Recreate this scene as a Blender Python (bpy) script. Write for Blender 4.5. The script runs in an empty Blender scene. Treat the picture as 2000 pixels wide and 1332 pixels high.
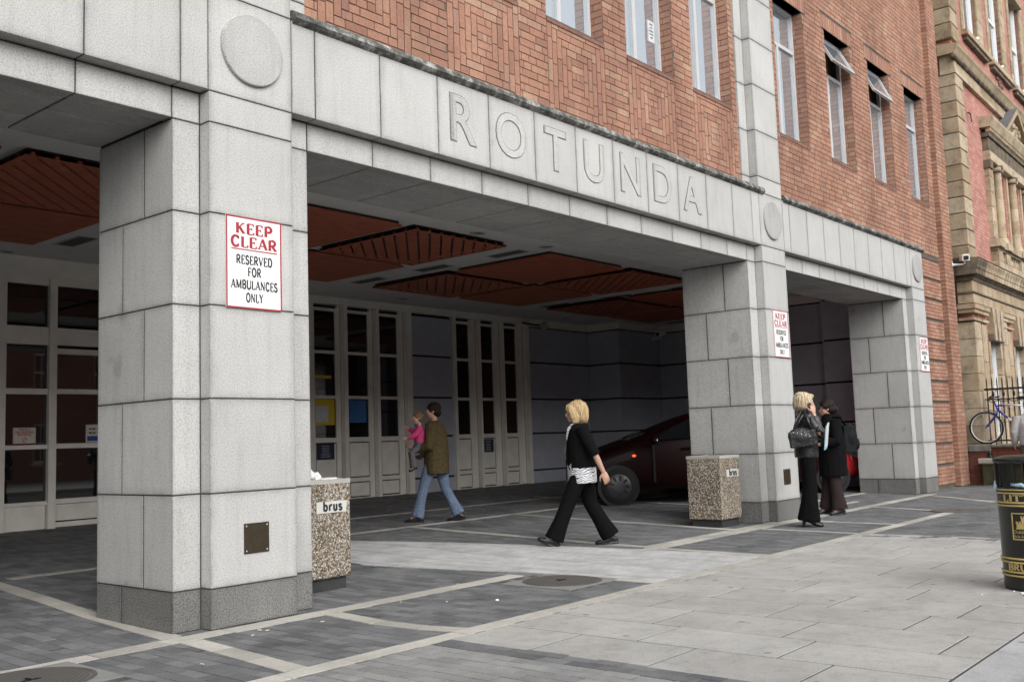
import bpy, bmesh, math, random
import numpy as np
from mathutils import Vector, Matrix
random.seed(7)
R = math.radians
sc = bpy.context.scene
C = sc.collection

# ------------------------------------------------------------------ camera
F_PX, YAW, PITCH, ROLL, CAM_Y, CAM_Z = 1948.03, 0.87271532, 0.0990361, -0.03413416, -6.05746, 1.216
def cam_axes():
    cy, sy = math.cos(YAW), math.sin(YAW)
    f = Vector((sy*math.cos(PITCH), cy*math.cos(PITCH), math.sin(PITCH)))
    r0 = Vector((cy, -sy, 0)); u0 = r0.cross(f)
    r = math.cos(ROLL)*r0 + math.sin(ROLL)*u0
    u = -math.sin(ROLL)*r0 + math.cos(ROLL)*u0
    return r, u, f
CR, CU, CF = cam_axes()
CAM = Vector((0, CAM_Y, CAM_Z))
cam = bpy.data.cameras.new('camera'); cam.sensor_width = 36; cam.sensor_fit = 'HORIZONTAL'
cam.lens = F_PX/2000*36; cam.clip_start = 0.05; cam.clip_end = 2000
co = bpy.data.objects.new('camera', cam); C.objects.link(co)
co.matrix_world = Matrix(((CR.x, CU.x, -CF.x, CAM.x), (CR.y, CU.y, -CF.y, CAM.y), (CR.z, CU.z, -CF.z, CAM.z), (0, 0, 0, 1)))
sc.camera = co
def px(p):
    d = Vector(p)-CAM; w = d.dot(CF)
    if w < .1: return None
    return 1000+F_PX*d.dot(CR)/w, 666-F_PX*d.dot(CU)/w, F_PX/w

# ------------------------------------------------------------------ sky, sun, exposure
SUN_EL, SUN_AZ = R(38), R(200)
w = bpy.data.worlds.new('World'); sc.world = w; w.use_nodes = True
nt = w.node_tree; nt.nodes.clear()
o = nt.nodes.new('ShaderNodeOutputWorld'); b = nt.nodes.new('ShaderNodeBackground'); sk = nt.nodes.new('ShaderNodeTexSky')
hs = nt.nodes.new('ShaderNodeHueSaturation'); hs.inputs['Saturation'].default_value = 0.12
sk.sky_type = 'NISHITA'; sk.sun_disc = False; sk.sun_elevation = SUN_EL; sk.sun_rotation = SUN_AZ; sk.air_density = 1.0; sk.dust_density = 4.0
b.inputs['Strength'].default_value = 0.15
nt.links.new(sk.outputs[0], hs.inputs['Color']); nt.links.new(hs.outputs[0], b.inputs['Color']); nt.links.new(b.outputs[0], o.inputs['Surface'])
sl = bpy.data.lights.new('sun', 'SUN'); sl.energy = 1.1; sl.angle = R(70); sl.color = (1, .97, .93)
so = bpy.data.objects.new('sun', sl); C.objects.link(so)
sdir = Vector((math.sin(SUN_AZ)*math.cos(SUN_EL), math.cos(SUN_AZ)*math.cos(SUN_EL), math.sin(SUN_EL)))
so.rotation_euler = sdir.to_track_quat('Z', 'Y').to_euler(); so.location = (0, -10, 20)
vs = sc.view_settings; sc.display_settings.display_device = 'sRGB'
vs.view_transform = 'Standard'; vs.look = 'None'; vs.gamma = 1; vs.use_curve_mapping = False
vs.exposure = 0.42
sc.cycles.max_bounces = 8; sc.cycles.diffuse_bounces = 6; sc.cycles.glossy_bounces = 3; sc.cycles.use_denoising = True

# ------------------------------------------------------------------ mesh helpers
class MB:
    def __init__(s): s.v = []; s.f = []; s.m = []; s.cur = 0
    def poly(s, pts, m=None):
        i = len(s.v); s.v += [tuple(p) for p in pts]; s.f.append(tuple(range(i, i+len(pts)))); s.m.append(s.cur if m is None else m)
    def faces(s, vs, fs):
        i = len(s.v); s.v += [tuple(p) for p in vs]
        for f in fs: s.f.append(tuple(k+i for k in f)); s.m.append(s.cur)
    def box(s, x0, x1, y0, y1, z0, z1):
        s.faces([(x0,y0,z0),(x1,y0,z0),(x1,y1,z0),(x0,y1,z0),(x0,y0,z1),(x1,y0,z1),(x1,y1,z1),(x0,y1,z1)],
                [(0,3,2,1),(4,5,6,7),(0,1,5,4),(1,2,6,5),(2,3,7,6),(3,0,4,7)]); return s
    def obox(s, c, ax, ay, az, hx, hy, hz):
        c, ax, ay, az = Vector(c), Vector(ax)*hx, Vector(ay)*hy, Vector(az)*hz
        q = [c+ax*i+ay*j+az*k for k in (-1,1) for i, j in ((-1,-1),(1,-1),(1,1),(-1,1))]
        s.faces(q, [(0,3,2,1),(4,5,6,7),(0,1,5,4),(1,2,6,5),(2,3,7,6),(3,0,4,7)]); return s
    def prism(s, poly, axis, a, b):          # poly: 2D points; axis 'x','y','z' extruded a..b
        def P(u, v, t): return {'x': (t,u,v), 'y': (u,t,v), 'z': (u,v,t)}[axis]
        n = len(poly); vs_ = [P(u,v,a) for u,v in poly]+[P(u,v,b) for u,v in poly]
        fs = [tuple(range(n))[::-1], tuple(range(n,2*n))]+[(i,(i+1)%n,(i+1)%n+n,i+n) for i in range(n)]
        s.faces(vs_, fs); return s
    def tube(s, pts, r, seg=8, ref=None, caps=True):
        pts = [Vector(p) for p in pts]; n = len(pts)
        rs = r if isinstance(r, (list, tuple)) else [r]*n
        rings = []; prev = None
        for i, p in enumerate(pts):
            d = (pts[min(i+1,n-1)]-pts[max(i-1,0)]).normalized()
            if ref is not None: a = Vector(ref)-d*Vector(ref).dot(d)
            elif prev is None: a = d.orthogonal()
            else: a = prev-d*prev.dot(d)
            if a.length < 1e-6: a = d.orthogonal()
            a.normalize(); prev = a; bb = d.cross(a)
            q = rs[i]; ra, rb = q if isinstance(q, (list, tuple)) else (q, q)
            rings.append([p+a*math.cos(t)*ra+bb*math.sin(t)*rb for t in [2*math.pi*k/seg for k in range(seg)]])
        vs_ = [v for g in rings for v in g]; fs = []
        for i in range(n-1):
            for k in range(seg):
                k2 = (k+1)%seg; fs.append((i*seg+k, i*seg+k2, (i+1)*seg+k2, (i+1)*seg+k))
        if caps: fs += [tuple(range(seg))[::-1], tuple(range((n-1)*seg, n*seg))]
        s.faces(vs_, fs); return s
    def lathe(s, prof, seg=24, c=(0,0,0), axis='z', caps=True):
        vs_ = []; n = len(prof)
        for r_, h in prof:
            for k in range(seg):
                t = 2*math.pi*k/seg; a, bb = r_*math.cos(t), r_*math.sin(t)
                p = {'z': (a,bb,h), 'y': (a,h,-bb), 'x': (h,a,bb)}[axis]
                vs_.append((p[0]+c[0], p[1]+c[1], p[2]+c[2]))
        fs = []
        for i in range(n-1):
            for k in range(seg):
                k2 = (k+1)%seg; fs.append((i*seg+k, i*seg+k2, (i+1)*seg+k2, (i+1)*seg+k))
        if caps: fs += [tuple(range(seg))[::-1], tuple(range((n-1)*seg, n*seg))]
        s.faces(vs_, fs); return s
    def ell(s, c, r, rot=None, seg=12, rings=8):
        c = Vector(c); vs_ = []; fs = []
        for i in range(rings+1):
            ph = math.pi*i/rings
            for k in range(seg):
                t = 2*math.pi*k/seg
                p = Vector((r[0]*math.sin(ph)*math.cos(t), r[1]*math.sin(ph)*math.sin(t), r[2]*math.cos(ph)))
                if rot is not None: p = rot @ p
                vs_.append(c+p)
        for i in range(rings):
            for k in range(seg):
                k2 = (k+1)%seg; fs.append((i*seg+k, (i+1)*seg+k, (i+1)*seg+k2, i*seg+k2))
        s.faces(vs_, fs); return s
    def mesh(s, name, mats, smooth=False):
        me = bpy.data.meshes.new(name); me.from_pydata(s.v, [], s.f)
        for m in (mats if isinstance(mats, (list, tuple)) else [mats]): me.materials.append(m)
        if any(s.m): me.polygons.foreach_set('material_index', s.m)
        if smooth: me.polygons.foreach_set('use_smooth', [True]*len(s.f))
        me.update(); return me
    def obj(s, name, mats, parent=None, smooth=False, loc=None, weld=0):
        me = s.mesh(name, mats, smooth)
        if weld:
            bm = bmesh.new(); bm.from_mesh(me); bmesh.ops.remove_doubles(bm, verts=bm.verts, dist=weld)
            bmesh.ops.recalc_face_normals(bm, faces=bm.faces); bm.to_mesh(me); bm.free()
        return link(name, me, parent, loc)
def link(name, me, parent=None, loc=None):
    ob = bpy.data.objects.new(name, me); C.objects.link(ob)
    if parent is not None: ob.parent = parent
    if loc is not None: ob.location = loc
    return ob
def empty(name, loc=(0,0,0), rz=0):
    ob = bpy.data.objects.new(name, None); C.objects.link(ob); ob.location = loc; ob.rotation_euler = (0,0,rz); ob.empty_display_size = .2
    return ob
def tag(ob, label=None, cat=None, group=None, kind=None):
    if label: ob['label'] = label
    if cat: ob['category'] = cat
    if group: ob['group'] = group
    if kind: ob['kind'] = kind
    return ob
def cbox(x0, x1, y0, y1, z0, z1, ch=.005):   # chamfered block
    me = MB().box(x0,x1,y0,y1,z0,z1)
    bm = bmesh.new()
    vs_ = [bm.verts.new(v) for v in me.v]
    for f in me.f: bm.faces.new([vs_[i] for i in f])
    bmesh.ops.bevel(bm, geom=bm.edges[:], offset=ch, segments=1, affect='EDGES')
    out = MB(); bm.verts.index_update()
    out.v = [tuple(v.co) for v in bm.verts]; out.f = [tuple(v.index for v in f.verts) for f in bm.faces]; out.m = [0]*len(out.f)
    bm.free(); return out

# ------------------------------------------------------------------ materials
def NM(name):
    m = bpy.data.materials.new(name); m.use_nodes = True
    n = m.node_tree.nodes; return m, n, m.node_tree.links, n['Principled BSDF']
def rgb(c): return (c[0], c[1], c[2], 1) if not isinstance(c, (int, float)) else (c, c, c, 1)
def noise(n, l, scale, detail=3, rough=.55, coord=None, stretch=None):
    t = n.new('ShaderNodeTexNoise'); t.inputs['Scale'].default_value = scale; t.inputs['Detail'].default_value = detail; t.inputs['Roughness'].default_value = rough
    if coord is None: coord = n.new('ShaderNodeNewGeometry').outputs['Position']
    if stretch:
        mp = n.new('ShaderNodeMapping'); mp.inputs['Scale'].default_value = stretch; l.new(coord, mp.inputs[0]); coord = mp.outputs[0]
    l.new(coord, t.inputs['Vector']); return t.outputs['Fac']
def ramp(n, l, fac, stops):
    r = n.new('ShaderNodeValToRGB'); e = r.color_ramp.elements
    while len(e) < len(stops): e.new(.5)
    for el, (p, c) in zip(e, stops): el.position = max(0, min(1, p)); el.color = rgb(c)
    l.new(fac, r.inputs[0]); return r.outputs[0]
def mix(n, l, fac, a, bb, mode='MIX'):
    m = n.new('ShaderNodeMix'); m.data_type = 'RGBA'; m.blend_type = mode
    for ix, v in ((0, fac), (6, a), (7, bb)):
        sck = m.inputs[ix]
        if ix == 0 and isinstance(v, (int, float)): sck.default_value = v
        elif isinstance(v, (int, float, tuple, list)): sck.default_value = rgb(v)
        else: l.new(v, sck)
    return m.outputs[2]
def bump(n, l, p, h, strength=.2, dist=.01):
    bb = n.new('ShaderNodeBump'); bb.inputs['Strength'].default_value = strength; bb.inputs['Distance'].default_value = dist
    l.new(h, bb.inputs['Height']); l.new(bb.outputs[0], p.inputs['Normal'])
def mk(name, col, rough=.7, var=.12, scale=6, fine=90, bmp=.12, metal=0, spec=.5, coat=0, obj=False):
    m, n, l, p = NM(name)
    cd = n.new('ShaderNodeTexCoord').outputs['Object'] if obj else None
    col = rgb(col)[:3]
    a = ramp(n, l, noise(n, l, scale, 4, .6, cd), [(.3, tuple(c*(1-var) for c in col)), (.7, tuple(min(1,c*(1+var)) for c in col))])
    l.new(a, p.inputs['Base Color']); p.inputs['Roughness'].default_value = rough; p.inputs['Metallic'].default_value = metal
    p.inputs['Specular IOR Level'].default_value = spec; p.inputs['Coat Weight'].default_value = coat
    if bmp: bump(n, l, p, noise(n, l, fine, 2, .5, cd), bmp, .006)
    return m
def rnd_fac(n, l):                            # one value per object and per loose piece
    oi = n.new('ShaderNodeObjectInfo').outputs['Random']; g = n.new('ShaderNodeNewGeometry').outputs['Random Per Island']
    a = n.new('ShaderNodeMath'); a.operation = 'ADD'; l.new(oi, a.inputs[0]); l.new(g, a.inputs[1])
    f = n.new('ShaderNodeMath'); f.operation = 'FRACT'; l.new(a.outputs[0], f.inputs[0]); return f.outputs[0]
def granite(name, light, dark, spk=.42, tone=.08, rough=.75, warm=(1,1,1)):
    m, n, l, p = NM(name)
    s1 = noise(n, l, 105, 3, .75)
    c = ramp(n, l, s1, [(spk-.14, tuple(dark*k for k in warm)), (spk, tuple((dark*.35+light*.65)*k for k in warm)), (spk+.16, tuple(light*k for k in warm))])
    big = ramp(n, l, noise(n, l, 1.3, 5, .65), [(.25, 1-tone*1.6), (.7, 1.0)])
    c = mix(n, l, 1, c, big, 'MULTIPLY')
    stk = ramp(n, l, noise(n, l, 3, 4, .6, None, (5, 5, .5)), [(.30, .80), (.50, 1.0)])
    c = mix(n, l, .5, c, stk, 'MULTIPLY')
    pr = ramp(n, l, rnd_fac(n, l), [(0, 1-tone), (1, 1.0)])
    c = mix(n, l, 1, c, pr, 'MULTIPLY')
    # grime that has crept out of the joints over each stone, uneven and patchy
    ge = n.new('ShaderNodeSeparateXYZ'); l.new(n.new('ShaderNodeTexCoord').outputs['Generated'], ge.inputs[0])
    nn = n.new('ShaderNodeSeparateXYZ'); l.new(n.new('ShaderNodeNewGeometry').outputs['True Normal'], nn.inputs[0])
    def MT(op, a, bb=None):
        q = n.new('ShaderNodeMath'); q.operation = op
        for k, v in ((0, a), (1, bb)):
            if v is None: continue
            if isinstance(v, (int, float)): q.inputs[k].default_value = v
            else: l.new(v, q.inputs[k])
        return q.outputs[0]
    side = MT('GREATER_THAN', MT('ABSOLUTE', nn.outputs[0]), .5)
    u = MT('ADD', MT('MULTIPLY', ge.outputs[1], side), MT('MULTIPLY', ge.outputs[0], MT('SUBTRACT', 1., side)))
    e1 = MT('SUBTRACT', .5, MT('ABSOLUTE', MT('SUBTRACT', u, .5))); e2 = MT('SUBTRACT', .5, MT('ABSOLUTE', MT('SUBTRACT', ge.outputs[2], .5)))
    ed = MT('MINIMUM', e1, e2)
    ed = MT('ADD', ed, MT('MULTIPLY', MT('SUBTRACT', noise(n, l, 7, 4, .7), .5), .09))
    c = mix(n, l, 1, c, ramp(n, l, ed, [(.0, .70), (.03, .90), (.09, 1.0)]), 'MULTIPLY')
    spots = ramp(n, l, noise(n, l, 2.3, 2, .5), [(.69, 1.0), (.75, .8)]); c = mix(n, l, 1, c, spots, 'MULTIPLY')
    l.new(c, p.inputs['Base Color']); p.inputs['Roughness'].default_value = rough; p.inputs['Specular IOR Level'].default_value = .3
    bump(n, l, p, s1, .15, .004); return m
GR = granite('granite', .61, .18, .42, .10, .75, (1, .998, .972))
GRP = granite('plinth_granite', .36, .07, .5, .2, .8, (1, .995, .95))
GRS = granite('soffit_granite', .72, .3, .45, .15, .8, (1, .998, .96))
JOINT = mk('joint_dirt', (.045, .045, .042), .95, .3, 8, 60)
def brickmat(name, stops, stain=.55):
    m, n, l, p = NM(name)
    c = ramp(n, l, rnd_fac(n, l), stops)
    g = ramp(n, l, noise(n, l, 55, 4, .7), [(.3, .72), (.62, 1.06)])
    c = mix(n, l, 1, c, g, 'MULTIPLY')
    st = ramp(n, l, noise(n, l, .9, 5, .7, None, (1.5, 1.5, .42)), [(.42, 0), (.66, 1)])
    stf = n.new('ShaderNodeMath'); stf.operation = 'MULTIPLY'; stf.inputs[1].default_value = stain; l.new(st, stf.inputs[0])
    c = mix(n, l, stf.outputs[0], c, (.17, .085, .065))
    l.new(c, p.inputs['Base Color']); p.inputs['Roughness'].default_value = .88; p.inputs['Specular IOR Level'].default_value = .25
    bump(n, l, p, noise(n, l, 140, 3, .6), .35, .006); return m
BRICK = brickmat('red_brick', [(0, (.31,.165,.12)), (.2, (.38,.205,.145)), (.5, (.43,.24,.165)), (.72, (.385,.205,.145)), (.88, (.45,.295,.205)), (1, (.33,.18,.145))])
MORTAR = mk('dark_mortar', (.10, .085, .07), .95, .25, 10, 80)
def facemat(name, brick, brick2, mort, bw, bh, axes='xz', ms=.012, bmpst=.5):
    m, n, l, p = NM(name)
    tc = n.new('ShaderNodeTexCoord').outputs['Object']; sx = n.new('ShaderNodeSeparateXYZ'); l.new(tc, sx.inputs[0])
    cx = n.new('ShaderNodeCombineXYZ')
    for i, a in enumerate(axes): l.new(sx.outputs['xyz'.index(a)], cx.inputs[i])
    t = n.new('ShaderNodeTexBrick'); l.new(cx.outputs[0], t.inputs['Vector'])
    t.inputs['Color1'].default_value = rgb(brick); t.inputs['Color2'].default_value = rgb(brick2); t.inputs['Mortar'].default_value = rgb(mort)
    t.inputs['Scale'].default_value = 1; t.inputs['Brick Width'].default_value = bw; t.inputs['Row Height'].default_value = bh; t.inputs['Mortar Size'].default_value = ms*.5; t.inputs['Bias'].default_value = -.2
    g = ramp(n, l, noise(n, l, 30, 4, .7), [(.3, .75), (.65, 1.1)])
    c = mix(n, l, 1, t.outputs['Color'], g, 'MULTIPLY')
    g2 = ramp(n, l, noise(n, l, .8, 5, .7), [(.3, .72), (.6, 1.0)])
    c = mix(n, l, 1, c, g2, 'MULTIPLY')
    l.new(c, p.inputs['Base Color']); p.inputs['Roughness'].default_value = .9
    inv = n.new('ShaderNodeMath'); inv.operation = 'SUBTRACT'; inv.inputs[0].default_value = 1; l.new(t.outputs['Fac'], inv.inputs[1])
    bump(n, l, p, inv.outputs[0], bmpst, .01); return m
def glassmat(name, col, refl, rough=.02):
    m, n, l, p = NM(name)
    p.inputs['Base Color'].default_value = rgb(col); p.inputs['Roughness'].default_value = rough; p.inputs['IOR'].default_value = refl; p.inputs['Specular IOR Level'].default_value = .5
    wv = noise(n, l, 2.5, 1, .4); bump(n, l, p, wv, .008, .01); return m
WHITE = mk('white_paint', (.78,.78,.76), .45, .04, 3, 60, .03)
CREAM = mk('cream_joinery', (.78,.75,.69), .5, .08, 4, 60, .04)
BLACKP = mk('black_paint', (.012,.012,.013), .35, .2, 10, 90, .05)
TEXTB = mk('black_ink', (.015,.015,.016), .6, 0, 5, 50, 0)
TEXTR = mk('red_ink', (.36,.022,.038), .55, .05, 5, 50, 0)
ALU = mk('aluminium_frame', (.50,.51,.52), .4, .06, 5, 60, .02)

# ------------------------------------------------------------------ lettering
ARC = lambda cx, cy, rx, ry, a0, a1, n=9: [(cx+rx*math.cos(R(a0+(a1-a0)*i/(n-1))), cy+ry*math.sin(R(a0+(a1-a0)*i/(n-1)))) for i in range(n)]
# letters on a unit-high grid: (width, [(weight, polyline)], [serif x, y, half length])
GL = {
'A': (.78, [(0,[(.08,0),(.39,1)]),(1,[(.39,1),(.70,0)]),(0,[(.2,.33),(.58,.33)])], [(.08,0,.11),(.70,0,.13)]),
'B': (.68, [(1,[(.14,0),(.14,1)]),(0,[(.14,1),(.36,1)]),(1,ARC(.36,.76,.2,.24,90,-90)),(0,[(.36,.52),(.14,.52)]),(1,ARC(.36,.26,.24,.26,90,-90)),(0,[(.36,0),(.14,0)])], [(.1,0,.08),(.1,1,.08)]),
'C': (.72, [(1,ARC(.38,.5,.29,.5,50,310,15)),(0,[(.6,.98),(.6,.72)]),(0,[(.6,.28),(.6,.1)])], []),
'D': (.76, [(1,[(.14,0),(.14,1)]),(0,[(.14,1),(.34,1)]),(1,ARC(.34,.5,.33,.5,90,-90,13)),(0,[(.34,0),(.14,0)])], [(.1,0,.08),(.1,1,.08)]),
'E': (.64, [(1,[(.14,0),(.14,1)]),(0,[(.14,1),(.56,1)]),(0,[(.14,.52),(.42,.52)]),(0,[(.14,0),(.58,0)]),(0,[(.56,1),(.56,.8)]),(0,[(.58,0),(.58,.22)]),(0,[(.42,.62),(.42,.42)])], [(.1,0,.07),(.1,1,.07)]),
'F': (.60, [(1,[(.14,0),(.14,1)]),(0,[(.14,1),(.54,1)]),(0,[(.14,.52),(.4,.52)]),(0,[(.54,1),(.54,.8)]),(0,[(.4,.62),(.4,.42)])], [(.14,0,.12),(.1,1,.07)]),
'G': (.76, [(1,ARC(.38,.5,.29,.5,50,330,15)),(1,[(.62,.42),(.62,.05)])], [(.62,.42,.12)]),
'H': (.80, [(1,[(.14,0),(.14,1)]),(1,[(.66,0),(.66,1)]),(0,[(.14,.52),(.66,.52)])], [(.14,0,.12),(.14,1,.12),(.66,0,.12),(.66,1,.12)]),
'I': (.36, [(1,[(.18,0),(.18,1)])], [(.18,0,.13),(.18,1,.13)]),
'K': (.76, [(1,[(.14,0),(.14,1)]),(0,[(.14,.42),(.6,1)]),(1,[(.3,.6),(.64,0)])], [(.14,0,.12),(.14,1,.12),(.6,1,.11),(.64,0,.11)]),
'L': (.60, [(1,[(.14,0),(.14,1)]),(0,[(.14,0),(.56,0)]),(0,[(.56,0),(.56,.24)])], [(.1,0,.07),(.14,1,.12)]),
'M': (.94, [(0,[(.12,0),(.12,1)]),(1,[(.12,1),(.46,.05)]),(0,[(.46,.05),(.8,1)]),(1,[(.8,1),(.8,0)])], [(.12,0,.1),(.8,0,.13),(.1,1,.08),(.82,1,.08)]),
'N': (.80, [(0,[(.12,0),(.12,1)]),(1,[(.12,1),(.66,0)]),(0,[(.66,0),(.66,1)])], [(.12,0,.1),(.66,1,.1),(.1,1,.06)]),
'O': (.80, [(1,ARC(.4,.5,.31,.5,0,360,21))], []),
'P': (.66, [(1,[(.14,0),(.14,1)]),(0,[(.14,1),(.34,1)]),(1,ARC(.34,.73,.24,.27,90,-90)),(0,[(.34,.46),(.14,.46)])], [(.14,0,.12),(.1,1,.07)]),
'R': (.74, [(1,[(.14,0),(.14,1)]),(0,[(.14,1),(.34,1)]),(1,ARC(.34,.74,.24,.26,90,-90)),(0,[(.34,.48),(.14,.48)]),(1,[(.34,.48),(.64,0)])], [(.14,0,.12),(.1,1,.07),(.66,0,.09)]),
'S': (.60, [(1,ARC(.3,.75,.2,.25,40,270,10)+ARC(.3,.25,.22,.25,90,-140,10)),(0,[(.47,.98),(.47,.75)]),(0,[(.1,.28),(.1,.02)])], []),
'T': (.70, [(1,[(.35,0),(.35,1)]),(0,[(.05,1),(.65,1)]),(0,[(.05,1),(.05,.78)]),(0,[(.65,1),(.65,.78)])], [(.35,0,.13)]),
'U': (.78, [(1,[(.14,1),(.14,.3)]+ARC(.4,.28,.26,.28,180,360,11)),(0,[(.66,.28),(.66,1)])], [(.14,1,.12),(.66,1,.1)]),
'V': (.76, [(1,[(.08,1),(.38,0)]),(0,[(.38,0),(.68,1)])], [(.08,1,.12),(.68,1,.1)]),
'Y': (.74, [(1,[(.08,1),(.37,.48)]),(0,[(.37,.48),(.66,1)]),(1,[(.37,.48),(.37,0)])], [(.37,0,.12),(.08,1,.11),(.66,1,.1)]),
'b': (.6, [(1,[(.14,1),(.14,0)]),(1,ARC(.32,.3,.19,.28,0,360,15))], []), 'r': (.46, [(1,[(.14,.6),(.14,0)]),(1,ARC(.34,.34,.2,.24,170,70,7))], []),
'u': (.6, [(1,[(.14,.6),(.14,.2)]+ARC(.3,.2,.16,.19,180,360,9)+[(.46,.6)]),(1,[(.46,.6),(.46,0)])], []),
's': (.5, [(1,ARC(.25,.45,.14,.14,40,270,8)+ARC(.25,.16,.16,.15,90,-140,8))], []), ' ': (.35, [], []),
}
def letters(text, h, thick=.15, thin=.06, serif=True, xs=1.0, gap=.08):
    """polygons (lists of 2D points) of a line of lettering, centred on x, standing on 0"""
    polys = []; x = 0
    for ch in text:
        wd, st, se = GL[ch]
        for wt, pl in st:
            t = (thick if wt else thin)*h
            P = [((x+q[0]*xs)*h, q[1]*h) for q in pl]
            # keep strokes inside the cap height
            for (ax, ay), (bx, by) in zip(P, P[1:]):
                L = math.hypot(bx-ax, by-ay) or 1e-6; nx, ny = -(by-ay)/L*t/2, (bx-ax)/L*t/2
                ex, ey = ((bx-ax)/L*t*.25, (by-ay)/L*t*.25) if len(P) > 2 else (0, 0)
                polys.append([(ax-ex+nx, ay-ey+ny), (ax-ex-nx, ay-ey-ny), (bx+ex-nx, by+ey-ny), (bx+ex+nx, by+ey+ny)])
        if serif:
            for sx, sy, hl in se:
                t = thin*h*.9; yy = sy*h + (t/2 if sy < .5 else -t/2)
                polys.append([((x+(sx-hl)*xs)*h if False else (x+sx*xs-hl*xs)*h, yy-t/2), ((x+sx*xs+hl*xs)*h, yy-t/2), ((x+sx*xs+hl*xs)*h, yy+t/2), ((x+sx*xs-hl*xs)*h, yy+t/2)])
        x += wd*xs+gap*xs
    W = (x-gap*xs)*h
    return [[(a-W/2, c) for a, c in pl] for pl in polys], W
def put_text(mb, text, x, y, z, h, fit=None, d=.0012, **kw):   # lettering facing -Y at (x centre, y plane, z baseline)
    pl, W = letters(text, h, **kw); s = fit/W if fit else 1
    for i, q in enumerate(pl):
        dd = d + (i % 7)*.00004
        mb.prism([(x+a*s, z+c) for a, c in q], 'y', y-dd, y)
def font_mesh(text, size, extrude=0, offset=0, res=5):
    cu = bpy.data.curves.new('lettering', 'FONT'); cu.body = text; cu.size = size; cu.extrude = extrude; cu.offset = offset; cu.resolution_u = res
    cu.align_x = 'CENTER'
    ob = bpy.data.objects.new('lettering', cu); C.objects.link(ob)
    dg = bpy.context.evaluated_depsgraph_get(); me = bpy.data.meshes.new_from_object(ob.evaluated_get(dg))
    bpy.data.objects.remove(ob); return me
# ================================================================== HOSPITAL WITH THE CARRIAGE PORCH
YS, YB = .113, 1.14
ZL = [0, .276, .92, 1.576, 2.232, 2.892, 3.55]
ZF, ZT = 3.779, 4.53
PW = .695
WALL_Y, CEIL = 8.8, 4.07
def gz(y): return max(0., (y-.2)*.0233)
H = empty('hospital_building')
tag(H, 'red brick hospital with grey granite carriage porch lettered ROTUNDA', 'building')
def blk(part, name, x0, x1, y0, y1, z0, z1, m=GR, g=.0048, ch=.003):
    return cbox(x0+g, x1-g, y0, y1, z0+g, z1-g, ch).obj(name, m, part)
GRD = granite('disc_granite', .56, .2, .44, .16, .75, (1, .998, .972))
def pier(A, D, E_, F_, top):
    core = MB()
    core.box(A+.0075, F_-.0075, YS+.004, YB-.013, 0, ZF)
    core.box(D+.0085, E_-.0085, .004, YS+.008, 0, top)
    core.box(A+.0075, F_-.0075, YS+.0045, .5, ZF, top)
    P = core.obj('granite_pier', JOINT, H)
    for i in range(6):
        z0, z1 = ZL[i], ZL[i+1]; m = GRP if i == 0 else GR
        blk(P, 'granite_block', D, E_, 0, .3, z0, z1, m)
        ysp = .49 if i % 2 else .79
        blk(P, 'granite_block', A, D, YS, ysp-.006, z0, z1, m); blk(P, 'granite_block', A, A+.3, ysp+.006, YB, z0, z1, m)
        blk(P, 'granite_block', E_, F_, YS, .35, z0, z1, m)
        blk(P, 'granite_block', F_-.3, F_, .36, .75, z0, z1, m); blk(P, 'granite_block', F_-.3, F_, .75, YB, z0, z1, m)
    blk(P, 'granite_block', D, E_, 0, .3, 3.55, ZF); blk(P, 'granite_block', D, E_, 0, .3, ZF, ZT)
    z = ZT; zs = [ZT, 4.755, 5.415, 6.075, 6.735, 7.395, 8.055, 8.715, 9.375]
    zs = [q for q in zs if q < top]+[top]
    for z0, z1 in zip(zs, zs[1:]):
        blk(P, 'granite_block', D, E_, 0, .3, z0, z1); blk(P, 'granite_block', A, D, YS, .3, z0, z1); blk(P, 'granite_block', E_, F_, YS, .3, z0, z1)
    c = ((D+E_)/2, 0, 4.165)
    MB().lathe([(.268,.01),(.268,-.022),(.262,-.028),(.0001,-.028)], 48, c, 'y', False).obj('granite_disc', GRD, P)
    return P
A1, D1, E1, F1 = 3.72, 3.94, 4.676, 4.905
A2, D2, E2, F2 = 12.41, 12.64, 13.385, 13.60
A3, D3, E3, F3 = 18.53, 18.75, 19.45, 19.62
pier(A1, D1, E1, F1, 8.0); pier(A2, D2, E2, F2, 9.6)
P3 = MB().box(A3+.0075, F3-.0075, YS+.004, YB-.013, 0, 3.6).obj('granite_pier', JOINT, H)
core = MB().box(D3+.009, E3-.009, .005, .4, 0, ZT-.01).obj('pier_core', JOINT, P3)
for i in range(6):
    z0, z1 = ZL[i], ZL[i+1]; m = GRP if i == 0 else GR
    ysp = .49 if i % 2 else .79
    blk(P3, 'granite_block', D3, E3, 0, .3, z0, z1, m); blk(P3, 'granite_block', A3, D3, YS, ysp-.006, z0, z1, m); blk(P3, 'granite_block', E3, F3, YS, .35, z0, z1, m)
    blk(P3, 'granite_block', A3, A3+.3, ysp+.006, YB, z0, z1, m)
blk(P3, 'granite_block', D3, E3, 0, .3, 3.55, ZF); blk(P3, 'granite_block', D3, E3, 0, .3, ZF, ZT)
MB().lathe([(.26,.01),(.26,-.022),(.254,-.028),(.0001,-.028)], 40, ((D3+E3)/2, 0, 4.165), 'y', False).obj('granite_disc', GRD, P3)

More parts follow.
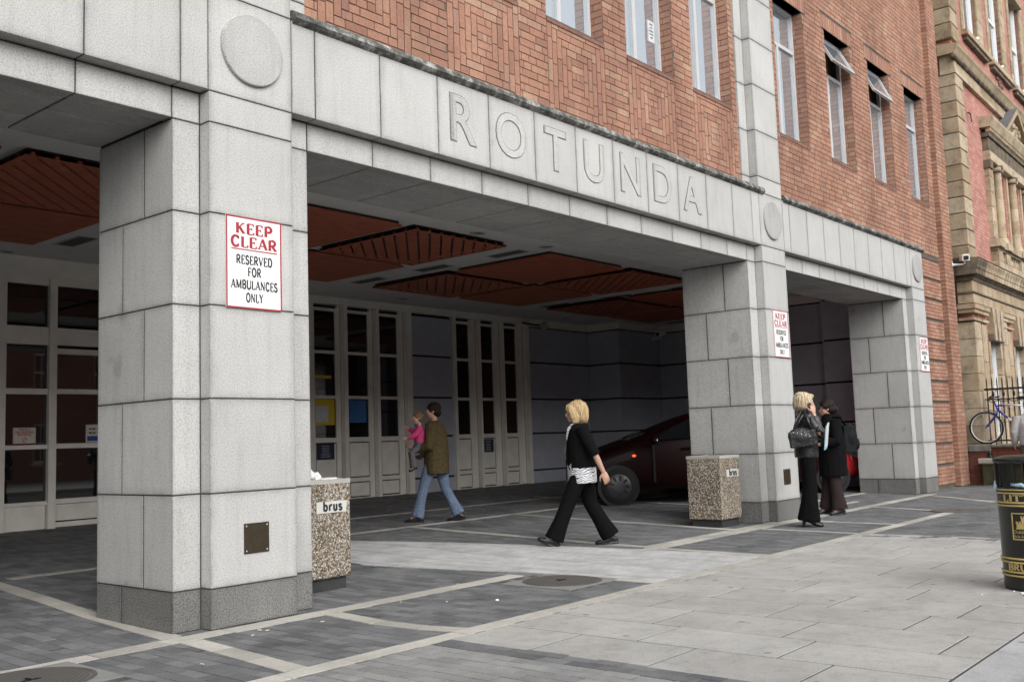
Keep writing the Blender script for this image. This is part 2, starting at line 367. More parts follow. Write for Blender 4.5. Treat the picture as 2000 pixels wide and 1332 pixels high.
COPE = None
def copemat():
    m, n, l, p = NM('weathered_coping')
    c = ramp(n, l, noise(n, l, 9, 5, .7), [(.35, (.035,.036,.033)), (.52, (.12,.12,.11)), (.68, (.42,.42,.40))])
    l.new(c, p.inputs['Base Color']); p.inputs['Roughness'].default_value = .9; bump(n, l, p, noise(n, l, 60, 3), .4, .006); return m
COPE = copemat()
def lintel(x0, x1, joints):
    core = MB().box(x0, x1, .005, YB-.02, ZF+.007, ZT-.01); core.box(x0, x1, YS+.005, YB-.02, 3.563, ZF)
    core.box(x0, x1, .35, YB-.03, ZT-.02, CEIL+.6)
    Lp = core.obj('granite_lintel', JOINT, H)
    js = sorted(set([x0]+[j for j in joints if x0+.02 < j < x1-.02]+[x1]))
    for a, c in zip(js, js[1:]):
        blk(Lp, 'granite_panel', a, c, 0, .2, ZF, ZT, GR, .005)
        blk(Lp, 'granite_panel', a, c, YS, .25, 3.55, ZF, GR, .005)
        k = js.index(a) % 2; ym = .53 if k else .78
        for y0, y1 in ((.25, ym), (ym, YB)): blk(Lp, 'soffit_panel', a, c, y0+.008, y1-.008, 3.543, 3.65, GRS, .010)
    return Lp
def coping(part, x0, x1):
    js = np.arange(x0, x1, 1.15).tolist()+[x1]
    if js[-1]-js[-2] < .3: js.pop(-2)
    for a, c in zip(js, js[1:]):
        MB().prism([(-.055,4.535),(-.045,4.57),(-.02,4.60),(.16,4.665),(.16,4.50),(.0,4.50),(-.03,4.515)], 'x', a+.002, c-.002).obj('coping_stone', COPE, part)
LL = lintel(-4.0, A1-.001, [A1-PW*k for k in range(1, 12)])
LM = lintel(F1+.001, A2-.001, [F1+PW*k for k in range(1, 11)]); coping(LM, E1+.01, D2+.12)
LR = lintel(F2+.001, A3-.001, [F2+(A3-F2)/8*k for k in range(1, 8)]); coping(LR, E2+.03, E3+.05)
coping(LL, -4, D1-.01)
# narrow fascia pieces beside the pilasters
for part, a, c in ((LL, A1, D1), (LM, E1, F1), (LM, A2, D2), (LR, E2, F2), (LR, A3, D3)):
    blk(part, 'granite_panel', a, c, 0, .112, ZF, ZT, GR, .005); blk(part, 'granite_panel', a, c, YS, .25, 3.55, ZF, GR, .005)
GROOVE = mk('groove_dirt', (.16,.16,.15), .95, .2, 8, 60)
# carved name: a dark groove round letters that stand a hair proud of the panels
for ch, xc in zip('ROTUNDA', (6.62, 7.31, 8.02, 8.70, 9.41, 10.10, 10.79)):
    t = font_mesh(ch, .60, .004, 0.0)
    xs_ = [v.co.x for v in t.vertices]; ys_ = [v.co.y for v in t.vertices]; cx = (min(xs_)+max(xs_))/2; hh = max(ys_)-min(ys_)
    sc_ = .425/hh
    for nm, me, mt, yy in (('letter_groove', font_mesh(ch, .60, .003, .014), GROOVE, -.0018), ('carved_letter', font_mesh(ch, .60, .006, .0055), GR, -.0045)):
        y0 = min(ys_)
        for v in me.vertices:
            px_, pz_, pd_ = v.co.x, v.co.y, v.co.z
            v.co = ((px_-cx)*sc_*.98, -pd_*.5, (pz_-y0)*sc_)
        me.materials.clear(); me.materials.append(mt); link(nm, me, LM, (xc, yy, 3.958))

# ------------------------------------------------------------------ brick upper walls
CO = .0805; BH = CO-.010; BY = .135            # course, brick height, face of the brickwork
bricks = []                                    # (x0, x1, z0, z1, y face)
def wall_bricks(x0, x1, z0, z1, holes=(), y=BY, L=.245, zbase=4.60, out=None):
    out = bricks if out is None else out
    k0 = int(math.floor((z0-zbase)/CO)); k1 = int(math.ceil((z1-zbase)/CO))
    for k in range(k0, k1):
        a, c = zbase+k*CO, zbase+k*CO+BH
        if c > z1+.01 or a < z0-.01: continue
        seq = [L, L*.5+.005] if False else None
        x = x0-((k % 2)*L*.5) - (k*.037 % .06)
        i = 0; rr = random.Random(k*31+int(x0*100))
        while x < x1:
            ln = L if rr.random() > .16 else L*.5
            p0, p1 = max(x, x0)+.005, min(x+ln, x1)-.005; x += ln
            segs = [(p0, p1)]
            for hx0, hx1, hz0, hz1 in holes:
                if c > hz0+.004 and a < hz1-.004:
                    ns = []
                    for s0, s1 in segs:
                        if s1 <= hx0 or s0 >= hx1: ns.append((s0, s1)); continue
                        if s0 < hx0-.02: ns.append((s0, hx0-.005))
                        if s1 > hx1+.02: ns.append((hx1+.005, s1))
                    segs = ns
            for s0, s1 in segs:
                if s1-s0 > .02: out.append((s0, s1, a, c, y))
def ring_panel(xc, zc, W, Hh):
    """concentric square of bricks under a window"""
    t = CO; n = 5; x0, x1, z0, z1 = xc-W/2, xc+W/2, zc-Hh/2, zc+Hh/2
    rr = random.Random(int(xc*100))
    def run(a, c, lo, hi, vert):
        p = a; first = rr.choice((.5, 1, .75))
        while p < c-.02:
            q = min(c, p+.245*first); first = 1
            if c-q < .06: q = c
            bricks.append((lo, hi, p+.005, q-.005, BY) if vert else (p+.005, q-.005, lo, hi, BY)); p = q
    tx = W/12.6
    for k in range(n):
        a0, a1, b0, b1 = x0+k*tx, x1-k*tx, z0+k*t, z1-k*t
        run(b0, b1, a0+.005, a0+tx-.005, True); run(b0, b1, a1-tx+.005, a1-.005, True)
        run(a0+tx, a1-tx, b1-t+.005, b1-.005, False); run(a0+tx, a1-tx, b0+.005, b0+t-.005, False)
    a0, a1, b0, b1 = x0+n*tx, x1-n*tx, z0+n*t, z1-n*t
    m = (b1-b0)/3
    run(a0, a1, b0+.004, b0+m-.004, False); run(a0, a1, b1-m+.004, b1-.004, False)
    q = (a1-a0)/3
    for i in range(3): bricks.append((a0+i*q+.005, a0+(i+1)*q-.005, b0+m+.004, b1-m-.004, BY))
MIDW = [8.66+1.54*k for k in (-2, -1, 0, 1, 2)]; WW = 1.06; SILL = 5.70; HEAD = 7.86
RW = [14.31, 16.245, 18.165, 20.08]; RWW = 1.07
mh = [(c-WW/2, c+WW/2, SILL, HEAD) for c in MIDW]
ph = [(c-WW/2, c+WW/2, 4.60, SILL-.02) for c in MIDW]
wall_bricks(F1, A2, 4.62, 7.9, mh+ph)
for c in MIDW: ring_panel(c, 5.14, WW, 13*CO)
rh = [(c-RWW/2, c+RWW/2, 5.66, 7.85) for c in RW]
sold = [(c-RWW/2-.12, c+RWW/2+.12, 7.85, 8.09) for c in RW]
wall_bricks(F2, 20.95, 4.55, 11.2, rh+sold, L=.24)
for c in RW:                                     # soldier arch over each window
    n_ = int((RWW+.24)/CO)
    for i in range(n_):
        a = c-RWW/2-.12+i*(RWW+.24)/n_; bricks.append((a+.005, a+(RWW+.24)/n_-.005, 7.855, 8.085, BY))
# window reveals
reveal = []
for c, wd, z0, z1 in [(c, WW, SILL, HEAD) for c in MIDW]+[(c, RWW, 5.66, 7.85) for c in RW]:
    k = 0; z = z0
    while z+BH < z1+.03:
        for sx in (c-wd/2, c+wd/2):
            cuts = [BY+.01, BY+.125, BY+.24] if k % 2 else [BY+.01, BY+.235, BY+.24]
            for y0, y1 in zip(cuts, cuts[1:]): reveal.append((sx, y0, y1-.01, z, min(z+BH, z1-.005), sx > c))
        z += CO; k += 1
# rusticated brick at the end and the end pilaster
rust = []
for z0 in [.03+.4045*k for k in range(11)]:
    for j in range(5):
        a = z0+.055+j*.0699
        rr = random.Random(int(z0*100)+j); x = F3+.02-(j % 2)*.12
        while x < 20.95:
            ln = .24; p0, p1 = max(x, F3+.02)+.004, min(x+ln, 20.95)-.004; x += ln
            if p1-p0 > .02: rust.append((p0, p1, a, a+.0615, BY))
PX0, PX1, PY = 20.95, 21.52, .03
endp = []
z = .02; k = 0
while z < 11.2:
    cuts = [PX0, PX0+.24, PX0+.36, PX1] if k % 2 else [PX0, PX0+.12, PX0+.36, PX0+.48, PX1]
    for a, c in zip(cuts, cuts[1:]): endp.append((a+.004, c-.004, z, z+BH, PY))
    z += CO; k += 1
wb = MB()
def wallback(x0, x1, z0, z1, holes, y0, y1):
    xs_ = sorted(set([x0, x1]+[h for q in holes for h in q[:2]])); zs_ = sorted(set([z0, z1]+[h for q in holes for h in q[2:]]))
    for a, c in zip(xs_, xs_[1:]):
        for e, f in zip(zs_, zs_[1:]):
            if any(q[0] <= (a+c)/2 <= q[1] and q[2] <= (e+f)/2 <= q[3] for q in holes): continue
            wb.box(a, c, y0, y1, e, f)
wallback(F1, A2, 4.55, 7.93, mh, BY+.008, BY+.34)
wallback(F2, 21.0, 4.50, 11.25, rh, BY+.008, BY+.34)
wb.box(F3, 21.0, BY+.02, BY+.3, -.05, 4.50); wb.box(PX0+.006, PX1-.01, PY+.008, BY+.3, -.05, 11.25)
WALL = wb.obj('brick_wall', MORTAR, H)
def bvis(b_):
    x0, x1, z0, z1, y = b_; q = px(((x0+x1)/2, y, (z0+z1)/2))
    return q if q and -5 < q[0] < 2005 and -5 < q[1] < 1337 else None
cand = []
for i, b_ in enumerate(bricks):
    if b_[0] > F1 and b_[2] > 4.66:
        q = bvis(b_)
        if q: cand.append((-q[2]*min(1, (b_[1]-b_[0])/.2), i))
cand.sort(); pick = set(i for _, i in cand[:300])
cache = {}
rest = MB()
def bbox(mb, x0, x1, z0, z1, y, d=.06): mb.box(x0, x1, y-random.uniform(0, .003), y+d, z0, z1)
for i, (x0, x1, z0, z1, y) in enumerate(bricks):
    if i in pick:
        key = (round(x1-x0, 3), round(z1-z0, 3))
        if key not in cache: cache[key] = MB().box(-key[0]/2, key[0]/2, 0, .06, -key[1]/2, key[1]/2).mesh('brick', BRICK)
        link('brick', cache[key], WALL, ((x0+x1)/2, y-random.uniform(0, .003), (z0+z1)/2))
    else: bbox(rest, x0, x1, z0, z1, y)
for q in rust: bbox(rest, *q[:4], q[4])
for q in endp: bbox(rest, *q[:4], q[4])
z = .02; k = 0
while z < 11.2:                                  # return face of the end pilaster
    rest.box(PX0-.003, PX0+.03, PY+.006, BY+.05, z, z+BH); z += CO
for sx, y0, y1, z0, z1, right in reveal:
    rest.box(sx-.006 if right else sx-.06, sx+.06 if right else sx+.006, y0, y1, z0, z1)
tag(rest.obj('brickwork', BRICK, WALL), kind='stuff')
HEADM = mk('brown_lintel_concrete', (.2,.15,.12), .9, .2, 9, 60)  # one dull brown concrete for the window heads
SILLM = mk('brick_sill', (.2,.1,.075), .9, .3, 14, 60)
GLASS = glassmat('window_glass', (.66,.72,.78), 1.5); GLASS.node_tree.nodes['Principled BSDF'].inputs['Metallic'].default_value = .8
GLASSD = glassmat('door_glass', (.010,.011,.012), 1.9)
ROOM = mk('room_wall', (.34,.28,.14), .9, .1)
BLIND = mk('window_blind', (.55,.58,.6), .8, .06, 3, 40, 0)
def window(xc, wd, z0, z1, split, openq=0, glassm=GLASS):
    f = MB(); x0, x1 = xc-wd/2, xc+wd/2; y = BY+.165
    t = .05
    f.box(x0, x0+t, y, y+.06, z0, z1); f.box(x1-t, x1, y, y+.06, z0, z1); f.box(x0+t, x1-t, y, y+.06, z1-t, z1); f.box(x0+t, x1-t, y, y+.06, z0, z0+t)
    zt = z0+(z1-z0)*.70 if split else z1-.3*(z1-z0)
    f.box(x0+t, x1-t, y-.005, y+.06, zt-.03, zt+.03)
    xm = x0+wd*.42
    f.box(xm-.035, xm+.035, y-.004, y+.058, z0+t, zt-.03)
    W = f.obj('window', ALU, H)
    MB().box(x0+t, xm-.035, y+.03, y+.036, z0+t, zt-.03).obj('pane', glassm, W); MB().box(xm+.035, x1-t, y+.03, y+.036, z0+t, zt-.03).obj('pane', glassm, W)
    if openq:                                    # top light tilted outwards
        h_ = z1-t-zt-.03; s = MB(); ww = wd-2*t-.01
        for bx in ((-ww/2, -ww/2+.04, -.02, .02, -h_, 0), (ww/2-.04, ww/2, -.02, .02, -h_, 0), (-ww/2+.04, ww/2-.04, -.02, .02, -.04, 0), (-ww/2+.04, ww/2-.04, -.02, .02, -h_, -h_+.04)): s.box(*bx)
        o_ = s.obj('open_sash', ALU, W, loc=(xc, y+.0, z1-t)); o_.rotation_euler = (R(-openq), 0, 0)
        p_ = MB().box(-ww/2+.04, ww/2-.04, -.003, .003, -h_+.04, -.04).obj('pane', glassm, W, loc=(xc, y+.0, z1-t)); p_.rotation_euler = (R(-openq), 0, 0)
        MB().box(x0+t, x1-t, y+.2, y+.21, zt, z1).obj('room_beyond', ROOM, W)
    else: MB().box(x0+t, x1-t, y+.03, y+.036, zt+.03, z1-t).obj('pane', glassm, W)
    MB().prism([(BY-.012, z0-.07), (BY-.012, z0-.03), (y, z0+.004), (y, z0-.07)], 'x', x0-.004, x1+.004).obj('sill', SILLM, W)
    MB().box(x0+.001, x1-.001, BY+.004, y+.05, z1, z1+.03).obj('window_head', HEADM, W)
    return W
WINS = [window(c, WW, SILL, HEAD, True) for c in MIDW]
for c, q in zip(RW, (0, 27, 24, 0)): window(c, RWW, 5.66, 7.85, True, q)
fl = MB().box(F1, 20.9, BY+.34, 6, 8.0, 8.1); fl.box(F1, 20.9, 3.0, 3.1, 4.7, 8.0); fl.box(F1, 20.9, BY+.36, 6, 4.62, 4.72)
fl.obj('upper_floor_interior', mk('interior_wall', (.42,.36,.2), .9, .1), H)

# ------------------------------------------------------------------ porch ceiling
CEILM = mk('ceiling_plaster', (.66,.655,.63), .85, .06, 2, 40, .03)
def terramat():
    m, n, l, p = NM('terracotta_panel')
    c = ramp(n, l, noise(n, l, 5, 4), [(.3, (.33,.082,.04)), (.7, (.44,.12,.06))])
    l.new(c, p.inputs['Base Color']); p.inputs['Roughness'].default_value = .7; return m
TERRA = terramat()
CE = MB().box(-6, 23.2, YB-.02, 9.4, CEIL, CEIL+.12).obj('porch_ceiling', CEILM, H)
KP, ZP = 1.193, 4.0
def gy(v): return (v+6.057)*KP-6.057
cols = [(1.62, 3.20, 0), (3.38, 4.95, 1), (5.78, 7.38, 0), (7.57, 9.12, 1), (9.98, 11.66, 0), (11.86, 13.42, 1), (14.2, 15.9, 0), (16.1, 17.7, 1)]
rows = [(1.63, 3.27, 0), (3.43, 5.0, 1)]
for cx0, cx1, ci in cols:
    for ry0, ry1, ri in rows:
        x0, x1, y0, y1 = cx0*KP, cx1*KP, gy(ry0), gy(ry1)
        if ci == ri:
            P = MB().box(x0, x1, y0, y1, ZP, ZP+.03).obj('ceiling_panel', TERRA, CE)
            MB().box(x0+.03, x1-.03, y0+.03, y1-.03, ZP+.03, CEIL).obj('gap_shade_block', BLACKP, P)  # black block above the panel, the gap's shade put into its colour
        else:                                    # slatted: boards cut on the diagonal, dark gaps between
            P = MB().box(x0+.03, x1-.03, y0+.03, y1-.03, ZP+.05, CEIL).obj('ceiling_panel', BLACKP, CE)
            W_, D_ = x1-x0, y1-y0; n_ = 17; st = (W_+D_)/n_
            for i in range(n_):
                a, c = -D_+i*st+.022, -D_+(i+1)*st-.022       # band  a < (x-y) < c
                def clip(pts, s, k):
                    o_ = []
                    for (p, q) in zip(pts, pts[1:]+pts[:1]):
                        dp, dq = s*(p[0]-p[1]-k), s*(q[0]-q[1]-k)
                        if dp >= 0: o_.append(p)
                        if dp*dq < 0: t_ = dp/(dp-dq); o_.append((p[0]+(q[0]-p[0])*t_, p[1]+(q[1]-p[1])*t_))
                    return o_
                pl = clip(clip([(0,0),(W_,0),(W_,D_),(0,D_)], 1, a), -1, c)
                if len(pl) > 2: MB().prism([(x0+u, y0+v) for u, v in pl], 'z', ZP, ZP+.03).obj('slat', TERRA, P)
            fr = MB(); t = .06
            for bx in ((x0, x1, y0, y0+t), (x0, x1, y1-t, y1), (x0, x0+t, y0+t, y1-t), (x1-t, x1, y0+t, y1-t)): fr.box(*bx, ZP-.004, ZP+.03)
            fr.obj('panel_rim', TERRA, P)
KC = 1.223
def gc(v): return (v+6.057)*KC-6.057
VENT = mk('vent_grille', (.1,.1,.095), .6, .2, 20, 60)
VENTW = mk('vent_frame', (.5,.5,.48), .5, .05)
for vx in (5.2, 9.46, 13.82, 18.0):
    for a, c in ((1.63, 2.18), (2.93, 3.5), (4.2, 4.79)):
        x0, x1, y0, y1 = (vx-.1)*KC, (vx+.1)*KC, gc(a), gc(c)
        V = MB().box(x0, x1, y0, y1, CEIL-.004, CEIL).obj('ceiling_vent', VENT, CE)
        g = MB()
        for bx in ((x0-.02, x0, y0-.02, y1+.02), (x1, x1+.02, y0-.02, y1+.02), (x0, x1, y0-.02, y0), (x0, x1, y1, y1+.02)): g.box(*bx, CEIL-.012, CEIL)
        g.obj('vent_frame', VENTW, V)
        g = MB(); q = y0+.03
        while q < y1: g.box(x0, x1, q, q+.012, CEIL-.01, CEIL-.004); q += .05
        tag(g.obj('vent_slats', VENT, V), kind='stuff')
for lx, ly in ((4.0, 1.3), (8.24, 1.3), (9.49, 1.3), (13.5, 1.3), (4.9, 5.5), (11.1, 5.5), (15.5, 5.5)):
    c = (lx*KC, gc(ly), CEIL)
    D_ = MB().lathe([(.115,0),(.115,-.018),(.09,-.018),(.085,-.004)], 24, c, 'z', False).obj('downlight', VENTW, CE, True)
    MB().lathe([(.085,-.005),(.0001,-.005)], 24, c, 'z', False).obj('lens', VENT, D_)

# ------------------------------------------------------------------ porch back wall
BLUE = mk('blue_grey_panel', (.42,.44,.50), .55, .08, 4, 50, .03)
DARKJ = mk('black_joint', (.008,.008,.009), .8, 0)
zj = [.2, .49, 1.35, 2.16, 3.03, 3.88]
def bluewall(pts, part):
    for (xa, ya), (xb, yb) in zip(pts, pts[1:]):
        L_ = math.hypot(xb-xa, yb-ya); ux, uy = (xb-xa)/L_, (yb-ya)/L_; nx, ny = uy, -ux   # outward on the right of travel
        for i in range(5):
            z0, z1 = zj[i]+(.03 if i else -.15), zj[i+1]-.012
            c = ((xa+xb)/2-nx*.03, (ya+yb)/2-ny*.03, (z0+z1)/2)
            MB().obox(c, (ux,uy,0), (nx,ny,0), (0,0,1), L_/2-.003, .03, (z1-z0)/2).obj('wall_panel', BLUE, part)
BW = MB()
wl = [(18.35, WALL_Y), (20.72, WALL_Y), (20.72, 7.85), (22.6, 7.85), (22.6, 3.1), (20.2, 3.1), (20.2, 2.25), (19.9, 2.25), (19.9, 1.0)]
for (xa, ya), (xb, yb) in zip(wl, wl[1:]):
    L_ = math.hypot(xb-xa, yb-ya); ux, uy = (xb-xa)/L_, (yb-ya)/L_; nx, ny = uy, -ux
    BW.obox(((xa+xb)/2-nx*.1, (ya+yb)/2-ny*.1, 2.0), (ux,uy,0), (nx,ny,0), (0,0,1), L_/2-.02, .06, 2.1)
BW.box(14.32, 15.76, WALL_Y+.05, WALL_Y+.2, 0, CEIL); BW.box(-6, 23, WALL_Y+.6, WALL_Y+.7, 0, CEIL)
BW.box(22.76, 22.9, 2.9, 9.5, -.1, 4.1); BW.box(20.9, 22.75, 8.05, 8.2, -.1, 4.1); BW.box(20.4, 22.75, 2.85, 2.93, -.1, 4.1)
BWO = BW.obj('porch_wall', DARKJ, H)
bluewall(wl, BWO); bluewall([(14.42, WALL_Y), (15.68, WALL_Y)], BWO)
cb = MB(); cb.box(8, 18.35, WALL_Y-.03, WALL_Y+.2, 3.93, CEIL)
for (xa, ya), (xb, yb) in zip(wl, wl[1:]):
    L_ = math.hypot(xb-xa, yb-ya); ux, uy = (xb-xa)/L_, (yb-ya)/L_; nx, ny = uy, -ux
    cb.obox(((xa+xb)/2-nx*.02, (ya+yb)/2-ny*.02, 3.985), (ux,uy,0), (nx,ny,0), (0,0,1), L_/2+.02, .05, .085)
cb.obj('wall_cornice', CREAM, H)
def notice(part, xc, z0, z1, w, y, bg, ink, nl, seed=1, rim=None):
    N = MB().box(xc-w/2, xc+w/2, y-.008, y, z0, z1).obj('notice', bg, part)
    t = MB(); rr = random.Random(seed); h = (z1-z0)/(nl+1.5)
    for i in range(nl):
        ww = w*(.35+.4*rr.random()); zc = z1-h*(i+1.1); x = xc-ww/2
        while x < xc+ww/2:
            l_ = .012+.03*rr.random(); t.box(x, min(x+l_, xc+ww/2), y-.0092, y-.008, zc-h*.2, zc+h*.2); x += l_+.008
    t.obj('notice_print', ink, N)
    return N
PALE0 = mk('notice_reflection_pale', (.55,.56,.58), .6, .15, 9, 40, 0)  # shared by the window notice and a painted reflection on the door pane
NAVY = mk('navy_notice', (.02,.024,.05), .5, .05); PALE = mk('pale_print', (.35,.36,.42), .6, 0, 5, 50, 0)
def leafset(name, leaves, posts, y, ztop, floor):
    f = MB()
    for x0, x1 in posts: f.box(x0, x1, y-.05, y+.06, floor-.2, ztop+.08)
    W0 = f.obj(name, CREAM, H)
    for x0, x1 in leaves:
        lf = MB(); s0, s1 = x0-.075, x1+.075; yy = y+.03
        for a, c in ((s0, x0), (x1, s1)): lf.box(a, c, yy, yy+.05, floor-.2, ztop)
        for z0, z1 in ((floor-.2, floor+.02), (.52, .6), (1.29, 1.38), (2.12, 2.18), (2.98, 3.04), (3.8, ztop)): lf.box(x0, x1, yy+.002, yy+.048, z0, z1)
        lf.box(x0+.022, x1-.022, yy+.008, yy+.045, floor+.045, .498); lf.box(x0+.022, x1-.022, yy+.008, yy+.045, .622, 1.268)
        DL = lf.obj('door_leaf', CREAM, W0); MB().box(x0, x1, yy+.03, yy+.044, floor, 1.3).obj('panel_groove', DARKJ, DL)
        for z0, z1 in ((1.38, 2.12), (2.18, 2.98), (3.04, 3.8)): MB().box(x0, x1, yy+.03, yy+.036, z0, z1).obj('pane', GLASSD, W0)
    return W0
FL0 = gz(WALL_Y)
g1 = leafset('glazed_screen', [(11.94,12.45),(12.76,13.28),(13.59,14.08)], [(11.62,11.86),(12.60,12.69),(13.44,13.52),(14.28,14.42)], WALL_Y, 3.86, FL0)
rec = MB(); 
for a, c in ((12.53,12.60),(13.36,13.44),(14.16,14.28)): rec.box(a, c, WALL_Y+.07, WALL_Y+.12, 0, 3.93)
rec.obj('recessed_strip', CREAM, g1)
g2 = leafset('glazed_screen', [(15.84,16.25),(16.64,17.05),(17.44,17.87)], [(15.68,15.765),(16.50,16.565),(17.31,17.365),(18.16,18.28)], WALL_Y, 3.86, FL0)
rec = MB()
for a, c in ((16.32,16.50),(17.12,17.31),(17.95,18.16)): rec.box(a, c, WALL_Y+.07, WALL_Y+.12, 0, 3.93)
rec.obj('recessed_strip', CREAM, g2)
notice(WINS[3], 10.55, 6.15, 6.43, .14, BY+.194, PALE0, TEXTB, 5, 12)
notice(g1, 12.17, .97, 1.27, .42, WALL_Y+.03, NAVY, PALE, 6, 3); notice(g2, 16.79, .97, 1.26, .36, WALL_Y+.03, NAVY, PALE, 7, 5)
REFLY = mk('yellow_reflection', (.62,.45,.03), .5, .05); REFLB = mk('blue_reflection', (.05,.16,.42), .5, .25, 4)  # colours of street reflections, painted onto the door panes
Q = MB().box(11.945, 12.40, WALL_Y+.02, WALL_Y+.029, 1.62, 2.11).obj('street_reflection', REFLY, g1); MB().box(11.95, 12.24, WALL_Y+.017, WALL_Y+.0199, 1.68, 1.98).obj('pale_reflection', PALE0, Q)  # flat sheets added on the panes in place of reflected vehicles
MB().box(11.945, 12.33, WALL_Y+.02, WALL_Y+.029, 2.50, 2.56).obj('street_reflection', REFLY, g1); MB().box(12.77, 13.20, WALL_Y+.02, WALL_Y+.029, 1.66, 2.10).obj('street_reflection', REFLB, g1)
MB().box(7.3, 11.62, WALL_Y-.02, WALL_Y+.2, 0, 3.93).obj('screen_infill', CREAM, H)
# entrance screen seen left of the near pier
YL = 8.3
es = MB()
FLL = gz(YL)
es.box(5.2, 6.08, YL-.03, YL+.06, 0, 3.9); es.box(6.68, 6.79, YL-.04, YL+.06, 0, 3.78)
for z0, z1 in ((1.32, 1.38), (2.10, 2.18), (2.81, 3.07), (3.68, 3.78), (.53, .58)): es.box(6.08, 6.68, YL, YL+.06, z0, z1)
es.box(6.09, 6.67, YL+.03, YL+.06, 0, .53)
for z0, z1 in ((1.32, 1.39), (2.11, 2.18), (2.69, 2.77), (2.82, 3.07), (3.69, 3.78), (.53, .60), (.2, .27)): es.box(6.79, 8.3, YL+.004, YL+.06, z0, z1)
es.box(6.79, 8.3, YL+.03, YL+.06, .29, .52); es.box(7.46, 7.56, YL-.01, YL+.06, .2, 3.7)
es.box(-6, 8.3, YL-.01, YL+.2, 3.78, CEIL); es.box(8.3, 8.5, YL, WALL_Y, 0, CEIL)
for xx in np.arange(-5, 5.2, .7): es.box(xx, xx+.1, YL-.02, YL+.06, 0, 3.78)
ES = es.obj('entrance_screen', CREAM, H)
for x0, x1, zz in ((6.08, 6.68, ((.58,1.32),(1.38,2.10),(2.18,2.81),(3.07,3.68))), (6.79, 7.46, ((.60,1.32),(1.39,2.11),(2.18,2.69),(3.07,3.69))), (7.56, 8.3, ((.60,1.32),(1.39,2.11),(2.18,2.69),(3.07,3.69)))):
    for z0, z1 in zz: MB().box(x0, x1, YL+.04, YL+.046, z0, z1).obj('pane', GLASSD, ES)
MB().box(-5.2, 5.2, YL+.045, YL+.05, .2, 3.78).obj('pane', GLASSD, ES)
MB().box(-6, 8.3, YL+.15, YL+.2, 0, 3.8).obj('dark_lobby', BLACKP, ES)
PAPER = mk('notice_paper', (.62,.58,.5), .6, .05, 5, 40, 0)
N = MB().box(6.21, 6.53, YL+.03, YL+.038, 1.40, 1.63).obj('notice', PAPER, ES)
t = MB()
for s, zz, ww in (('THIS IS A', 1.585, .16), ('NON SMOKING', 1.55, .26), ('BUILDING', 1.515, .19)): put_text(t, s, 6.37, YL+.0295, zz, .026, fit=ww, thick=.2, thin=.12)
for x0, x1, z0, z1 in ((6.21,6.53,1.625,1.63),(6.21,6.53,1.40,1.405),(6.21,6.215,1.405,1.625),(6.525,6.53,1.405,1.625)): t.box(x0, x1, YL+.0285, YL+.03, z0, z1)
t.prism([(6.345,1.435),(6.35,1.43),(6.395,1.475),(6.39,1.48)], 'y', YL+.0285, YL+.03)
ci = [(6.37+.036*math.cos(R(a)), 1.455+.036*math.sin(R(a))) for a in range(0, 361, 15)]; cj = [(6.37+.029*math.cos(R(a)), 1.455+.029*math.sin(R(a))) for a in range(0, 361, 15)]
for i in range(24): t.prism([ci[i], ci[i+1], cj[i+1], cj[i]], 'y', YL+.0286, YL+.03)
t.obj('notice_print', TEXTR, N)
N = notice(ES, 7.36, 1.40, 1.66, .2, YL+.03, PAPER, TEXTB, 3, 9); MB().box(7.28, 7.44, YL+.02, YL+.0218, 1.42, 1.49).obj('notice_band', mk('blue_print', (.02,.05,.3), .5, 0), N)
MB().box(-6.1, -5.9, 0, 9.3, 0, CEIL).obj('porch_side_wall', BLUE, H)

# ------------------------------------------------------------------ signs, plates and cameras fixed to the building
SIGNW = mk('sign_enamel', (.82,.82,.82), .35, .02, 3, 40, .0)
def keep_clear(x0, x1, z0, z1, label):
    S = empty('keep_clear_sign', ((x0+x1)/2, -.004, z0)); w_, h_ = x1-x0, z1-z0
    tag(S, label, 'sign', 'keep clear signs on the granite piers')
    MB().box(-w_/2, w_/2, -.008, 0, 0, h_).obj('board', SIGNW, S)
    b_ = MB(); e = .011
    for bx in ((-w_/2, w_/2, h_-e, h_), (-w_/2, w_/2, 0, e), (-w_/2, -w_/2+e, e, h_-e), (w_/2-e, w_/2, e, h_-e)): b_.box(bx[0], bx[1], -.0098, -.008, bx[2], bx[3])
    b_.box(-w_*.41, w_*.42, -.0098, -.008, h_*.635, h_*.635+.008); b_.obj('border', TEXTR, S)
    t = MB(); put_text(t, 'KEEP', 0, -.008, h_*.815, h_*.115, fit=w_*.66, thick=.22, thin=.11); put_text(t, 'CLEAR', 0, -.008, h_*.667, h_*.115, fit=w_*.83, thick=.22, thin=.11); t.obj('red_lettering', TEXTR, S)
    t = MB()
    for s, zz, ww in (('RESERVED', .485, .65), ('FOR', .355, .24), ('AMBULANCES', .215, .84), ('ONLY', .075, .31)): put_text(t, s, 0, -.008, h_*zz, h_*.092, fit=w_*ww, thick=.21, thin=.115)
    t.obj('black_lettering', TEXTB, S)
keep_clear(4.07, 4.55, 2.225, 2.895, 'largest keep clear sign with crisp lettering on the near granite pier')
keep_clear(12.84, 13.31, 2.235, 2.895, 'keep clear sign on the middle pier above the woman in the leather jacket')
keep_clear(18.92, 19.40, 2.225, 2.87, 'small distant keep clear sign on the far pier beside the striped brick wall')
BRZ = mk('bronze_plate', (.075,.058,.038), .45, .15, 20, 80, .05, .6)
